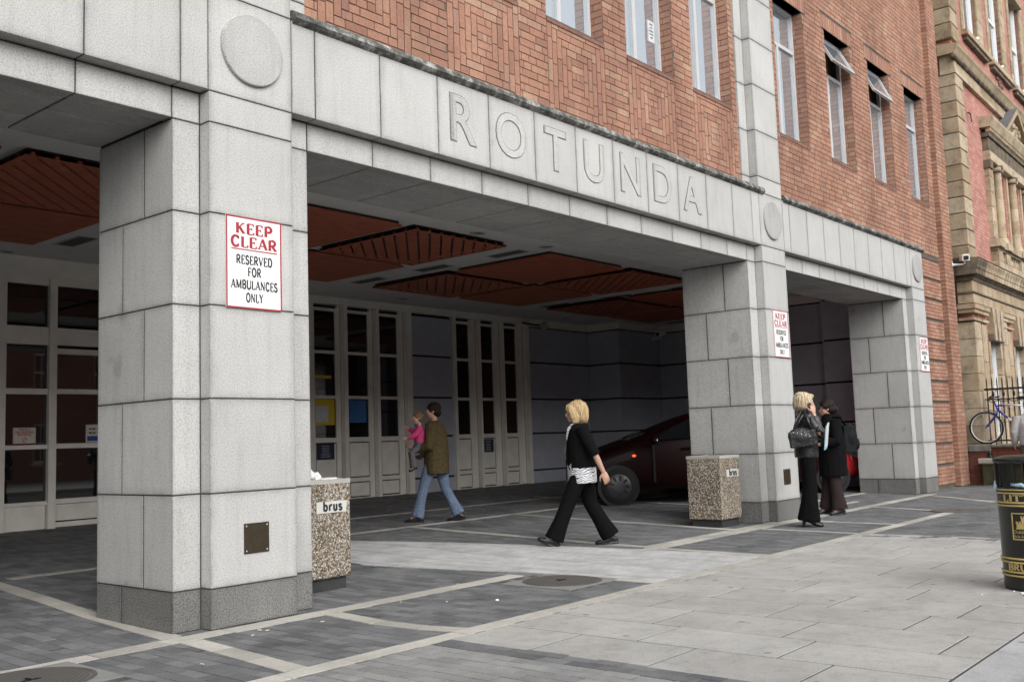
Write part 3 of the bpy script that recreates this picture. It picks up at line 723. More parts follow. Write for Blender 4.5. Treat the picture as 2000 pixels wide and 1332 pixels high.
for x0, x1, lb in ((4.21, 4.42, 'square dark bronze cover plate low on the near granite pier'), (12.90, 13.11, 'dark metal cover plate low on the middle pier beside the woman on the phone')):
    Pt = MB().box(x0, x1, -.007, -.001, .485, .695).obj('cover_plate', BRZ); tag(Pt, lb, 'cover plate', 'metal cover plates on the piers')
    for a in (x0+.018, x1-.018):
        for c in (.503, .677): MB().lathe([(.006,-.0085),(.0001,-.0095)], 10, (a, 0, c), 'y', False).obj('screw', ALU, Pt)
def cctv(name, loc, rz, label, tilt=12):
    K = empty(name, loc, rz); tag(K, label, 'security camera')
    MB().lathe([(.05,-.01),(.05,.0),(.022,.03),(.02,.2)], 12, (0,0,0), 'x').obj('bracket', WHITE, K, True)
    b_ = MB().prism([(-.07,-.06),(.07,-.06),(.07,.05),(.05,.075),(-.05,.075),(-.07,.05)], 'x', -.16, .16)
    hB = b_.obj('housing', WHITE, K, loc=(.24, 0, .13)); hB.rotation_euler = (0, R(tilt), R(-90))
    lz = MB().prism([(-.05,-.045),(.05,-.045),(.05,.04),(-.05,.04)], 'x', .161, .166).obj('lens_window', BLACKP, K, loc=(.24,0,.13)); lz.rotation_euler = (0, R(tilt), R(-90))
    MB().tube([(.2,0,0),(.24,0,.02),(.24,0,.08)], .018, 8).obj('swivel', WHITE, K, True)
cctv('security_camera', (21.46, PY-.0, 4.5), R(-62), 'white camera housing on a bracket at the corner of the brick pilaster', 8)
cctv('security_camera', (22.3, 7.83, 3.72), R(-90), 'dim camera high on the dark blue porch wall above the dark red car', 10)
A_ = empty('alarm_sounder', (17.96, 8.28, 3.83)); tag(A_, 'round cream horn loudspeaker under the porch ceiling beside the second glazed screen', 'loudspeaker')
MB().lathe([(.03,.0),(.05,.1),(.10,.2),(.105,.21),(.09,.2),(.02,.12)], 20, (0,-.1,0), 'x', False).obj('horn', mk('horn_cream', (.38,.36,.24), .5), A_, True)
MB().tube([(0,-.1,0),(-.1,0,.02),(-.12,.3,.1)], .02, 8).obj('bracket', BLACKP, A_)
# ================================================================== GROUND
ASPH = mk('asphalt', (.055,.055,.056), .95, .2, 4, 120, .3)
BED = mk('jointing_sand', (.07,.069,.066), .95, .3, 9, 90, .1)
def pavemat(name, stops, stain=.4, spots=True):
    m, n, l, p = NM(name)
    c = ramp(n, l, rnd_fac(n, l), stops)
    g = ramp(n, l, noise(n, l, 90, 3, .7), [(.3, .8), (.65, 1.1)]); c = mix(n, l, 1, c, g, 'MULTIPLY')
    g = ramp(n, l, noise(n, l, 1.6, 6, .72), [(.3, 1-stain), (.62, 1.0)]); c = mix(n, l, 1, c, g, 'MULTIPLY')
    if spots:                                   # trodden gum and oil spots
        v = n.new('ShaderNodeTexVoronoi'); v.inputs['Scale'].default_value = 3.1; l.new(n.new('ShaderNodeNewGeometry').outputs['Position'], v.inputs['Vector'])
        s_ = ramp(n, l, v.outputs['Distance'], [(.05, .38), (.095, 1.0)]); c = mix(n, l, .8, c, s_, 'MULTIPLY')
        oil = ramp(n, l, noise(n, l, .7, 3, .5), [(.60, 1.0), (.72, .68)]); c = mix(n, l, 1, c, oil, 'MULTIPLY')
        wr = ramp(n, l, noise(n, l, 9, 6, .8), [(.34, .72), (.5, 1.0)]); c = mix(n, l, .7, c, wr, 'MULTIPLY')
    l.new(c, p.inputs['Base Color']); p.inputs['Roughness'].default_value = .85; p.inputs['Specular IOR Level'].default_value = .3
    bump(n, l, p, noise(n, l, 160, 3), .25, .005); return m
PAVER = pavemat('clay_paver', [(0, (.13,.134,.14)), (.5, (.17,.174,.18)), (1, (.22,.222,.225))], .3)
PAVER2 = pavemat('grey_paver', [(0, (.24,.24,.238)), (.5, (.285,.285,.283)), (1, (.33,.328,.32))], .25)
BAND = pavemat('white_band_stone', [(0, (.40,.385,.345)), (1, (.55,.53,.48))], .3, False)
SLAB = pavemat('concrete_slab', [(0, (.40,.392,.375)), (.5, (.43,.421,.402)), (1, (.46,.452,.434))], .25)
KERB = pavemat('kerb_granite', [(0, (.40,.40,.41)), (1, (.50,.50,.51))], .2)
gm = MB()
gm.poly([(-200,-200,-.16),(250,-200,-.16),(250,200,-.16),(-200,200,-.16)])
G_ = gm.obj('ground', ASPH); tag(G_, kind='structure')
rd = MB(); rd.box(-120, 160, -13, -4.80, -.15, -.12); tag(rd.obj('road', ASPH), kind='structure')
FC = MB()
for y0, y1 in ((-4.46, .2), (.2, 9.5)):
    z0, z1 = gz(y0), gz(y1)
    FC.faces([(-6,y0,z0-.0025),(30,y0,z0-.0025),(30,y1,z1-.0025),(-6,y1,z1-.0025),(-6,y0,-.15),(30,y0,-.15),(30,y1,-.15),(-6,y1,-.15)], [(0,1,2,3),(4,7,6,5),(0,4,5,1),(1,5,6,2),(2,6,7,3),(3,7,4,0)])
FC = FC.obj('pavement', BED); tag(FC, kind='structure')
def fbox(mb, x0, x1, y0, y1, top=0., d=.05):     # a flat stone that follows the slight ramp
    a, c = gz(y0)+top, gz(y1)+top
    mb.faces([(x0,y0,a-d),(x1,y0,a-d),(x1,y1,c-d),(x0,y1,c-d),(x0,y0,a),(x1,y0,a),(x1,y1,c),(x0,y1,c)], [(4,5,6,7),(0,1,5,4),(1,2,6,5),(2,3,7,6),(3,0,4,7)])
def fpoly(mb, pts, top=0., d=.04):
    n = len(pts); v = [(x,y,gz(y)+top) for x,y in pts]+[(x,y,gz(y)+top-d) for x,y in pts]
    mb.faces(v, [tuple(range(n))]+[(i+n,(i+1)%n+n,(i+1)%n,i) for i in range(n)])
# white bands ------------------------------------------------------
bands = []
def band(pts, w_=.125, L=.46, top=.004):
    """stones along a centre line"""
    segs = []
    for (ax, ay), (bx, by) in zip(pts, pts[1:]):
        D_ = math.hypot(bx-ax, by-ay); n_ = max(1, round(D_/L)); ux, uy = (bx-ax)/D_, (by-ay)/D_
        for i in range(n_):
            a, c = i*D_/n_+.003, (i+1)*D_/n_-.003
            if i == 0 and segs: a = 0.001
            q = [(ax+ux*t-uy*s, ay+uy*t+ux*s) for t, s in ((a,-w_/2),(c,-w_/2),(c,w_/2),(a,w_/2))]
            segs.append(q); bands.append(q)
            mb = MB(); tp = top+random.uniform(-.001, .002); fpoly(mb, q, tp); mb.obj('band_stone', BAND, FC)
band([(-3,-.10),(4.0,-.10)], .17); band([(4.0,-.12),(7.02,-.13)], .17); band([(9.15,-.13),(18.6,-.13)], .17)
band([(-3,-1.55),(14.75,-1.58)], .14)
band([(3.66,-.21),(3.52,-1.47)], .15); band([(4.82,-.22),(4.74,-.8),(4.76,-1.2),(4.84,-1.50)], .14, .3)
band([(7.2,-.95),(7.19,-1.50)], .10); band([(9.34,-.03),(9.26,-1.49)], .10)
band([(11.72,-.23),(11.55,-1.5)], .1); band([(12.95,-.23),(12.8,-1.5)], .1); band([(15.5,-.23),(15.1,-1.2)], .1); band([(18.2,-.25),(16.9,-1.6)], .12)
band([(3.66,.02),(3.74,1.14),(3.88,2.4),(4.0,3.6)], .15); band([(4.2,3.72),(8.2,3.75)], .12)
band([(9.42,.0),(9.62,3.9)], .11); band([(6.5,3.95),(20.0,3.98)], .11); band([(11.5,.0),(11.8,3.9)], .1); band([(14.6,1.2),(14.9,6.0)], .1); band([(7,5.6),(20,5.6)], .1)
band([(9.4,.02),(14.2,.05)], .1); band([(13.7,1.05),(18.5,1.05)], .1); band([(13.6,.45),(16.5,.42)], .1)
# pale concrete crossing ---------------------------------------------
def patchmat():
    m, n, l, p = NM('pale_concrete')
    c = ramp(n, l, noise(n, l, 3, 6, .7), [(.3, (.33,.33,.325)), (.62, (.53,.53,.53))])
    g = ramp(n, l, noise(n, l, 5, 5, .7, None, (1, 9, 1)), [(.36, .70), (.5, 1.0)]); c = mix(n, l, .8, c, g, 'MULTIPLY')
    w_ = n.new('ShaderNodeTexWave'); w_.wave_type = 'BANDS'; w_.bands_direction = 'X'; w_.inputs['Scale'].default_value = .55; w_.inputs['Distortion'].default_value = 2.2; w_.inputs['Detail'].default_value = 3; l.new(n.new('ShaderNodeNewGeometry').outputs['Position'], w_.inputs['Vector'])
    g = ramp(n, l, w_.outputs['Fac'], [(.0, .72), (.10, 1.0)]); c = mix(n, l, .6, c, g, 'MULTIPLY')
    l.new(c, p.inputs['Base Color']); p.inputs['Roughness'].default_value = .9; bump(n, l, p, noise(n, l, 120, 3), .25, .005); return m
PATCH = patchmat()
pl = [(7.24,-1.485),(9.18,-1.49),(9.22,-.1),(8.95,1.0),(8.55,2.2),(8.0,3.4),(7.1,3.4),(6.9,2.6),(6.72,1.6),(6.95,.8),(7.2,0)]
pmb = MB(); yb_ = [-1.485, .2, 3.4]
def inpoly(x, y, P):
    r = False; j = len(P)-1
    for i in range(len(P)):
        if (P[i][1] > y) != (P[j][1] > y) and x < (P[j][0]-P[i][0])*(y-P[i][1])/(P[j][1]-P[i][1])+P[i][0]: r = not r
        j = i
    return r
def clipy(P, s, k):
    o_ = []
    for p, q in zip(P, P[1:]+P[:1]):
        dp, dq = s*(p[1]-k), s*(q[1]-k)
        if dp >= 0: o_.append(p)
        if dp*dq < 0: t_ = dp/(dp-dq); o_.append((p[0]+(q[0]-p[0])*t_, p[1]+(q[1]-p[1])*t_))
    return o_
def clipx(P, s, k): return [(b_, a_) for a_, b_ in clipy([(b_, a_) for a_, b_ in P], s, k)]
ys_ = [-1.485+.41*i for i in range(13)]
for i, (ya, yb2) in enumerate(zip(ys_, ys_[1:])):
    S = clipy(clipy(pl, 1, ya+.002), -1, yb2-.002)
    if len(S) < 3: continue
    x = 6.0+(i % 2)*.4
    while x < 9.6:
        Q = clipx(clipx(S, 1, x+.002), -1, x+.8-.002); x += .8
        if len(Q) > 2: mb = MB(); fpoly(mb, Q, .006+random.uniform(0, .0015)); mb.obj('concrete_slab', PATCH, FC)
# manhole covers -------------------------------------------------------
def ironmat():
    m, n, l, p = NM('cast_iron_cover')
    tc = n.new('ShaderNodeTexCoord').outputs['Object']
    v = n.new('ShaderNodeTexChecker'); v.inputs['Scale'].default_value = 45; l.new(tc, v.inputs['Vector'])
    c = mix(n, l, v.outputs['Fac'], (.10,.092,.085), (.16,.15,.14)); l.new(c, p.inputs['Base Color']); p.inputs['Roughness'].default_value = .6; p.inputs['Metallic'].default_value = .3
    bump(n, l, p, v.outputs['Fac'], .5, .006); return m
IRON = ironmat()
manh = []
for x, y, r, sq, lb in ((6.92,-.72,.31,.40,'round iron manhole cover in the paving in front of the walking woman'), (2.55,-.42,.30,.36,'manhole cover cut off by the frame below the near pier'), (15.1,-1.62,.36,0,'distant manhole cover in the paving near the standing pair of women')):
    K = empty('manhole_cover', (x,y,0)); tag(K, lb, 'manhole cover', 'iron manhole covers in the paving'); manh.append((x,y,r,sq))
    MB().lathe([(r,-.03),(r,.008),(r-.012,.009),(.0001,.009)], 40, (0,0,0), 'z').obj('cover', IRON, K)
    MB().lathe([(r+.035,-.03),(r+.035,.006),(r+.006,.007),(r+.006,-.03)], 40, (0,0,0), 'z', False).obj('rim', IRON, K)
    mb = MB(); mb.box(-.05, .05, -.012, .012, .009, .012); mb.box(-.012, .012, .02, .06, .009, .012); mb.obj('keyhole', BLACKP, K)
    if sq: MB().box(-sq, sq, -sq*.95, sq*.9, -.03, .0045).obj('surround', mk('grey_concrete', (.22,.22,.215), .9, .15), K)
# pavers -----------------------------------------------------------------
pav = []
def paved(x, y):
    if y > WALL_Y+.1 or y < -4.44: return 0
    if inpoly(x, y, pl): return 0
    if -1.7 < y and all(any(inpoly(x+dx_, y+dy_, q) for q in bands) for dx_ in (-.045,.045) for dy_ in (-.095,.095)): return 0
    for mx, my, r, sq in manh:
        if sq and abs(x-mx) < sq and abs(y-my) < sq*.95: return 0
        if not sq and math.hypot(x-mx, y-my) < r+.04: return 0
    if y < -1.62:
        if 4.56 < x < 11.3: return 0
        return 2 if x < 4.40 else 1
    if x > 20.9 and y > -.3: return 0
    return 1
PLx, PWy = .2, .1
for iy in range(-45, 94):
    pass
x = 1.2; k = 0
while x < 21.6:
    y = -4.45-(k % 2)*.1
    while y < 9.0:
        t_ = paved(x+.05, y+.1)
        if t_: pav.append((x+.003, x+.097, y+.003, y+.197, t_))
        y += .2
    x += .1; k += 1
def pocc(x, y):
    """hidden behind the near pier or the columns: rough test so that only pavers in view are picked"""
    for (a, c) in ((A1, F1), (A2, F2), (A3, F3)):
        dx, dy = x, y-CAM_Y
        for yy in (0.05, 1.1):
            if y > yy:
                xx = dx*(yy-CAM_Y)/dy
                if a < xx < c: return True
    return False
cand = []
for i, q in enumerate(pav):
    c = px(((q[0]+q[1])/2, (q[2]+q[3])/2, 0))
    if c and 10 < c[0] < 1990 and c[1] < 1325 and not pocc((q[0]+q[1])/2, (q[2]+q[3])/2): cand.append((-c[2], i))
cand.sort(); pick = set(i for _, i in cand[:300])
pm = {1: PAVER, 2: PAVER2}
proto = {t_: MB() for t_ in pm}
for t_ in pm: fbox(proto[t_], -.047, .047, -.097, .097)
proto = {t_: proto[t_].mesh('paver', pm[t_]) for t_ in pm}
rest = {t_: MB() for t_ in pm}
for i, (x0, x1, y0, y1, t_) in enumerate(pav):
    if i in pick:
        o_ = link('paver', proto[t_], FC, ((x0+x1)/2, (y0+y1)/2, gz((y0+y1)/2)+random.uniform(-.0015,.0015)))
        if y0 > .2: o_.rotation_euler = (math.atan(.0233), 0, 0)
    else: fbox(rest[t_], x0, x1, y0, y1, random.uniform(-.0018, .0012))
for t_ in pm: tag(rest[t_].obj('paver_field', pm[t_], FC), kind='stuff')
# footway slabs -------------------------------------------------------------
x = 4.57; k = 0
while x < 11.25:
    wd = (.55, .52, .56, .54)[k % 4]; y = -1.63; L_ = (.62, 1.02, .8, .42)[k % 4]; rr = random.Random(k)
    while y > -4.44:
        y1 = max(y-L_, -4.457)
        if y1+4.457 < .18: y1 = -4.457
        cbox(x+.0075, x+wd-.0075, y1+.0065, y-.0065, -.05, random.uniform(-.0006, .0006), .0025).obj('paving_slab', SLAB, FC)
        y = y1; L_ = .9*rr.choice((1, 1, .95, .9))
        if y <= -4.44: break
    x += wd; k += 1
# kerb --------------------------------------------------------------------------
KM = MB().box(-8, 30, -4.80, -4.465, -.16, -.002).obj('kerb', BED); tag(KM, kind='structure')
x = 2.0
while x < 26:
    L_ = random.uniform(.85, 1.2); cbox(x+.004, x+L_-.004, -4.795, -4.464, -.14, .003, .008).obj('kerb_stone', KERB, KM); x += L_
# cigarette ends and scraps -----------------------------------------------------
BUTT = mk('cigarette_paper', (.62,.5,.36), .8, .15); SCRAP = mk('scrap_paper', (.75,.75,.74), .7, .03)
spots = [(3.98,-.42),(4.12,-.30),(4.14,-.36),(4.55,-.43),(4.79,-.13),(5.42,-.30),(6.33,-.05),(5.6,-.62),(3.3,-.9)]
for i, (x, y) in enumerate(spots):
    a = random.uniform(0, 6)
    o_ = MB().tube([(-.014,0,.0045),(.014,0,.0045)], .004, 6).obj('cigarette_end', BUTT, None, False, (x,y,.003)); o_.rotation_euler = (0,0,a)
    tag(o_, ('cigarette end under the square cover plate', 'cigarette end nearest the manhole by the near pier', 'cigarette end beside another below the near pier', 'cigarette end right of the cover plate on dark pavers', 'cigarette end on the white band by the near pier corner', 'cigarette end below the near concrete bin', 'cigarette end beside the white band past the near concrete bin', 'cigarette end within the paver panel below the curved white band', 'cigarette end lowest in the photo on the front pavers')[i], 'cigarette end', 'cigarette ends on the paving')
for i, (x, y, s) in enumerate([(5.83,-.93,.017),(7.85,-4.13,.018),(7.95,-4.05,.010),(7.99,-4.38,.013),(7.7,-3.9,.009)]):
    mb = MB().ell((0,0,s*.5), (s,s*.8,s*.55), None, 7, 5)
    o_ = mb.obj('litter_scrap', SCRAP, None, False, (x,y,.001))
    tag(o_, 'white scrap of litter lying alone on the dark pavers before the manhole' if i == 0 else ('', 'largest white scrap by the foot of the black litter bin', 'white scrap closest to the black litter bin foot', 'white scrap in front of the black litter bin', 'white scrap on the paving well left of the black litter bin')[i], 'litter', None if i == 0 else 'white scraps by the litter bin')
# ================================================================== VICTORIAN NEIGHBOUR
V0 = (21.90, -.20); VA = R(1.65)
VB = empty('victorian_building', (V0[0], V0[1], 0), VA)
tag(VB, 'ornate red brick and sandstone building next to the hospital', 'building')
def sandmat():
    m, n, l, p = NM('sandstone')
    c = ramp(n, l, rnd_fac(n, l), [(0, (.34,.255,.16)), (.3, (.44,.345,.23)), (.6, (.52,.43,.31)), (.8, (.41,.305,.195)), (1, (.49,.40,.30))])
    g = ramp(n, l, noise(n, l, 3.2, 6, .7), [(.30, .36), (.5, .92), (.7, 1.12)]); c = mix(n, l, .8, c, g, 'MULTIPLY')
    g = ramp(n, l, noise(n, l, 45, 4, .7), [(.3, .8), (.65, 1.08)]); c = mix(n, l, 1, c, g, 'MULTIPLY')
    l.new(c, p.inputs['Base Color']); p.inputs['Roughness'].default_value = .88; bump(n, l, p, noise(n, l, 70, 4), .35, .01); return m
SAND = sandmat()
SOOT = mk('sooty_stone', (.13,.105,.075), .92, .55, 5, 60, .3)
VBR = facemat('salmon_brick', (.46,.20,.155), (.58,.32,.27), (.27,.13,.11), .215, .072, 'xz', .010)
def B(x0, x1, y0, y1, z0, z1, name, m=SAND, par=None, ch=.008): return cbox(x0, x1, y0, y1, z0, z1, ch).obj(name, m, par or VB)
VL = 16
wn = [(1.27+2.45*k, 2.6+2.45*k, 9.95, 12.6) for k in range(5)]
lo = [(1.3+2.35*k, 2.3+2.35*k, .9, 3.2) for k in range(6)]
mid = [(3.25, 4.1, 5.4, 7.1), (4.75, 5.6, 5.4, 7.1)]
mb = MB(); holes = wn+lo+mid
xs_ = sorted(set([0.1, VL]+[h for q in holes for h in q[:2]])); zs_ = sorted(set([-.1, 15]+[h for q in holes for h in q[2:]]))
for a, c in zip(xs_, xs_[1:]):
    for e, f in zip(zs_, zs_[1:]):
        if any(q[0] <= (a+c)/2 <= q[1] and q[2] <= (e+f)/2 <= q[3] for q in holes): continue
        mb.box(a, c, .06, .5, e, f)
mb.box(.1, 1, .5, 6, -.1, 15)
VW = mb.obj('wall', VBR, VB)
MB().box(.5, VL, 1.2, 1.3, 0, 15).obj('dark_interior', BLACKP, VB)
z = 4.60; k = 0
while z < 14.6:                                   # long and short quoins
    if not 8.66 < z+.345 < 9.5:
        B(0, .60, .0, .6, z+.012, z+.345-.010, 'quoin', SAND)
        MB().box(.012, .58, .02, .58, z+.32, z+.36).obj('quoin_joint', SOOT, VB)
    z += .345; k += 1
B(0, .60, .0, .6, 8.40, 8.645, 'quoin', SAND)
# ground storey in ashlar
for z0, z1 in [(.1+.36*k, .1+.36*(k+1)) for k in range(9)]:
    B(0, .50, .0, .55, z0+.004, z1-.004, 'ashlar_block')
for k in range(6):
    xc = .85+2.35*k
    if k: 
        for z0, z1 in [(.1+.72*j, .1+.72*(j+1)) for j in range(5)]: B(xc-.75, xc-.33, .0, .3, z0+.004, z1-.004, 'ashlar_block')
    for z0, z1 in [(.1+.81*j, .1+.81*(j+1)) for j in range(4)]: B(xc-.14, xc+.22, .03, .3, z0+.004, z1-.004, 'ashlar_block')
    for x0, x1 in ((-.04 if not k else xc-.79, .55 if not k else xc-.29), (xc-.18, xc+.26)):
        for z0, z1, pr in ((3.36, 3.42, .02), (3.52, 3.60, .03), (3.60, 3.70, .06)): B(x0-pr, x1+pr, -pr, .3, z0, z1, 'capital')
    w0 = 1.35+2.35*k
    for dx, sl in ((-.02, .06), (.36, 0), (.74, -.06)):     # tall flared keystones
        MB().prism([(w0+dx-.05, 3.72), (w0+dx+.22, 3.72), (w0+dx+.18+sl, 3.02), (w0+dx+.02+sl, 3.02)], 'y', -.07, .2).obj('keystone', SAND, VB)
    B(w0-.02, w0+.92, -.06, .35, 3.0, 3.16, 'window_arch', SOOT)
    for j in range(6): B(w0-.14, w0, .03, .4, .9+j*.35, 1.24+j*.35, 'jamb_stone'); B(w0+.9, w0+1.04, .03, .4, .9+j*.35, 1.24+j*.35, 'jamb_stone')
    B(w0-.2, w0+1.1, -.06, .4, .74, .9, 'sill')
    B(w0-.2, w0+1.1, .04, .4, .1, .73, 'apron')
def sash(x0, x1, z0, z1, y):
    f = MB()
    for bx in ((x0, x0+.08, z0, z1), (x1-.08, x1, z0, z1), (x0+.08, x1-.08, z1-.08, z1), (x0+.08, x1-.08, z0, z0+.08)): f.box(bx[0], bx[1], y, y+.1, bx[2], bx[3])
    zm = (z0+z1)/2; f.box(x0+.08, x1-.08, y+.01, y+.09, zm-.04, zm+.04); f.box((x0+x1)/2-.02, (x0+x1)/2+.02, y+.02, y+.07, z0+.08, z1-.08)
    W = f.obj('window', WHITE, VB)
    MB().box(x0+.08, x1-.08, y+.045, y+.05, z0+.08, zm-.04).obj('pane', GLASS, W); MB().box(x0+.08, x1-.08, y+.045, y+.05, zm+.04, z1-.08).obj('pane', GLASS, W)
for x0, x1, z0, z1 in wn+mid: sash(x0, x1, z0, z1, .15)
for x0, x1, z0, z1 in lo: sash(x0, x1, z0, z1-.1, .15)
# entablature and lower cornice
def course(x0, x1, L_, y0, y1, z0, z1, name, m=SAND, par=None):
    x = x0
    while x < x1-.05:
        q = min(x+L_, x1); B(x+.002, q-.002, y0, y1, z0, z1, name, m, par, .006); x = q
course(0, VL, .8, -.02, .3, 3.73, 3.93, 'architrave_stone'); course(-.03, VL, 2.0, -.05, .3, 3.93, 3.965, 'string_course', SOOT)
course(0, VL, .42, -.01, .3, 3.97, 4.20, 'frieze_stone')
ck = MB().prism([(.3,4.20),(-.03,4.20),(-.06,4.26),(-.10,4.28),(-.10,4.30),(.3,4.30)], 'x', -.06, VL).obj('lower_cornice', SOOT, VB)
x = -.21
while x < VL:                                     # cornice blocks, pale faces with dark joints
    MB().prism([(.2,4.32),(-.15,4.32),(-.155,4.42),(-.17,4.43),(-.18,4.50),(-.215,4.58),(-.22,4.62),(.2,4.62)], 'x', x+.01, x+.235).obj('cornice_block', SAND if x > .3 else SOOT, ck); x += .25
MB().prism([(.3,4.302),(-.135,4.305),(-.16,4.5),(-.20,4.59),(-.235,4.632),(.3,4.68)], 'x', -.22, VL).obj('cornice_core', SOOT, ck)
# upper cornice
course(0, VL, 1.1, -.0, .3, 8.74, 9.06, 'frieze_stone'); course(-.02, VL, 1.4, -.02, .3, 8.65, 8.74, 'string_course')
UC = MB().prism([(.3,9.06),(-.03,9.06),(-.06,9.13),(-.07,9.16),(-.105,9.22),(-.11,9.26),(.3,9.31)], 'x', -.10, VL).obj('upper_cornice', SAND, VB)
x = -.12
while x < VL:
    MB().lathe([(.0001,0),(.05,.0),(.065,.05),(.065,.26),(.05,.31),(.0001,.31)], 10, (x, -.01, 8.99), 'x', False).obj('cornice_roll', SOOT, UC, True); x += .325
# upper windows dressings
for x0, x1, z0, z1 in wn:
    for j in range(8):
        B(x0-.2, x0, .02, .36, z0+j*.34, z0+.335+j*.34, 'jamb_stone'); B(x1, x1+.42, .02, .36, z0+j*.34, z0+.335+j*.34, 'jamb_stone')
    B(x0-.2, x1+.75, -.08, .36, z0-.12, z0, 'sill'); B(x0-.1, x1+.5, -.04, .2, z0-.22, z0-.125, 'sill_moulding', SOOT)
    MB().ell((x1+.0, .07, z0+.25), (.045,.045,.045)).obj('lamp_globe', WHITE, VB, True)
    mbx = MB(); pts = [((x0+x1)/2+.72*math.cos(t), 12.5+.45*math.sin(t)) for t in [math.pi*i/12 for i in range(13)]]
    mbx.prism(pts+[(x0-.05,12.9)][:0], 'y', -.05, .3); mbx.obj('window_arch', SAND, VB)
# carved ornament below the second window
oc = MB(); rr = random.Random(4)
for i in range(26):
    a = rr.uniform(0, 6.28); q = rr.uniform(.05, .34); oc.ell((4.4+q*1.25*math.cos(a), .05, 9.72+q*.55*math.sin(a)-.04), (.05+.05*rr.random(), .04, .03+.04*rr.random()), Matrix.Rotation(a, 3, 'Y'), 7, 5)
oc.obj('carved_ornament', mk('carved_terracotta', (.2,.1,.08), .9, .4, 9, 60, .3), VB, True)
# aedicule: balustrade, columns, entablature, pediment
AX = 2.15
AE = B(AX-.05, 8.0, -.12, .1, 4.70, 4.84, 'balcony_base')
course(AX-.04, 8.0, .95, -.14, .1, 5.18, 5.34, 'balustrade_rail'); course(AX, 8.0, .95, -.10, .1, 5.10, 5.18, 'rail_moulding', SOOT)
for xx in (AX+.02, 2.95, 4.45, 5.95): B(xx, xx+.36, -.115, .1, 4.84, 5.10, 'pedestal'); B(xx-.03, xx+.39, -.17, .1, 5.185, 5.36, 'pedestal_cap')
for x0 in (2.27, 3.36, 4.86):
    for j in range(5):
        MB().lathe([(.05,4.84),(.055,4.86),(.03,4.88),(.06,4.95),(.05,5.01),(.028,5.05),(.05,5.08),(.05,5.10)], 12, (x0+.07+j*(.13 if x0 < 3 else .22), -.02, 0)).obj('baluster', SAND, VB, True)
for j in range(5): B(AX+.03, AX+.24, -.05, .1, 5.42+j*.35, 5.765+j*.35, 'pilaster_stone')
B(AX, AX+.28, -.08, .1, 5.36, 5.42, 'pilaster_base'); B(AX, AX+.28, -.09, .1, 7.0, 7.19, 'pilaster_cap', SOOT)
for xx in (2.75, 3.05, 4.2, 4.55, 5.7): B(xx, xx+.14, .02, .2, 5.36, 7.19, 'pilaster_stone')
for xc in (3.0, 4.5, 6.0):
    P = MB().lathe([(.155,5.34),(.155,5.39),(.13,5.41),(.14,5.44),(.112,5.48)], 24, (xc,-.02,0), 'z', False).obj('column', SAND, VB, True)
    for j in range(5):
        z0, z1 = 5.48+j*.31, 5.48+(j+1)*.31; r0, r1 = .112-.003*j, .112-.003*(j+1)
        MB().lathe([(r0-.006,z0),(r0,z0+.008),(r1,z1-.008),(r1-.006,z1)], 24, (xc,-.02,0), 'z', False).obj('column_drum', SAND, P, False)
    MB().lathe([(.10,7.03),(.125,7.05),(.11,7.08),(.15,7.12),(.15,7.19)], 24, (xc,-.02,0), 'z', False).obj('capital', SOOT, P, True)
    for sx in (-.12, .12): MB().lathe([(.0001,-.12),(.05,-.12),(.05,.1),(.0001,.1)], 14, (xc+sx,-.02,7.09), 'y', False).obj('volute', SAND, P, True)
B(AX, 8.0, -.10, .1, 7.19, 7.40, 'entablature'); B(AX+.03, 8.0, -.08, .1, 7.40, 7.72, 'entablature_frieze', SOOT)
B(AX-.03, 8.0, -.12, .1, 7.72, 7.83, 'entablature_moulding', SOOT)
x = AX-.04
while x < 7.0: MB().box(x, x+.07, -.16, -.05, 7.83, 7.92).obj('dentil', SAND, AE); x += .13
MB().prism([(.1,7.92),(-.17,7.92),(-.20,8.0),(-.24,8.10),(-.24,8.15),(.1,8.2)], 'x', AX-.14, 8.0).obj('pediment_cornice', SAND, AE)
gp = MB(); gp.prism([(3.55,8.17),(6.05,8.17),(4.8,8.9)], 'y', -.12, .1); PD = gp.obj('pediment', SOOT, VB)
for sx in (-1, 1):
    MB().prism([(4.8+sx*1.36,8.16),(4.8+sx*1.2,8.16),(4.8,8.84),(4.8,8.98)], 'y', -.24, .1).obj('raking_cornice', SAND, PD)
    MB().prism([(4.8+sx*1.37,8.17),(4.8,8.985),(4.8,9.0),(4.8+sx*1.39,8.175)], 'y', -.235, .12).obj('pediment_roof', bpy.data.materials.get('slate') or mk('slate', (.12,.12,.13), .8, .2), PD)
rr = random.Random(2); oc = MB()
for i in range(18): oc.ell((4.8+rr.uniform(-.6,.6), -.13, 8.25+rr.uniform(0,.3)), (.07,.04,.07), None, 7, 5)
tag(oc.obj('carved_tympanum', SAND, PD, True), kind='stuff')
MB().tube([(1.05+.0,.05,8.05),(1.05,-.01,8.0),(1.04,-.02,7.82)], .018, 6).obj('wall_tie', BLACKP, VB)

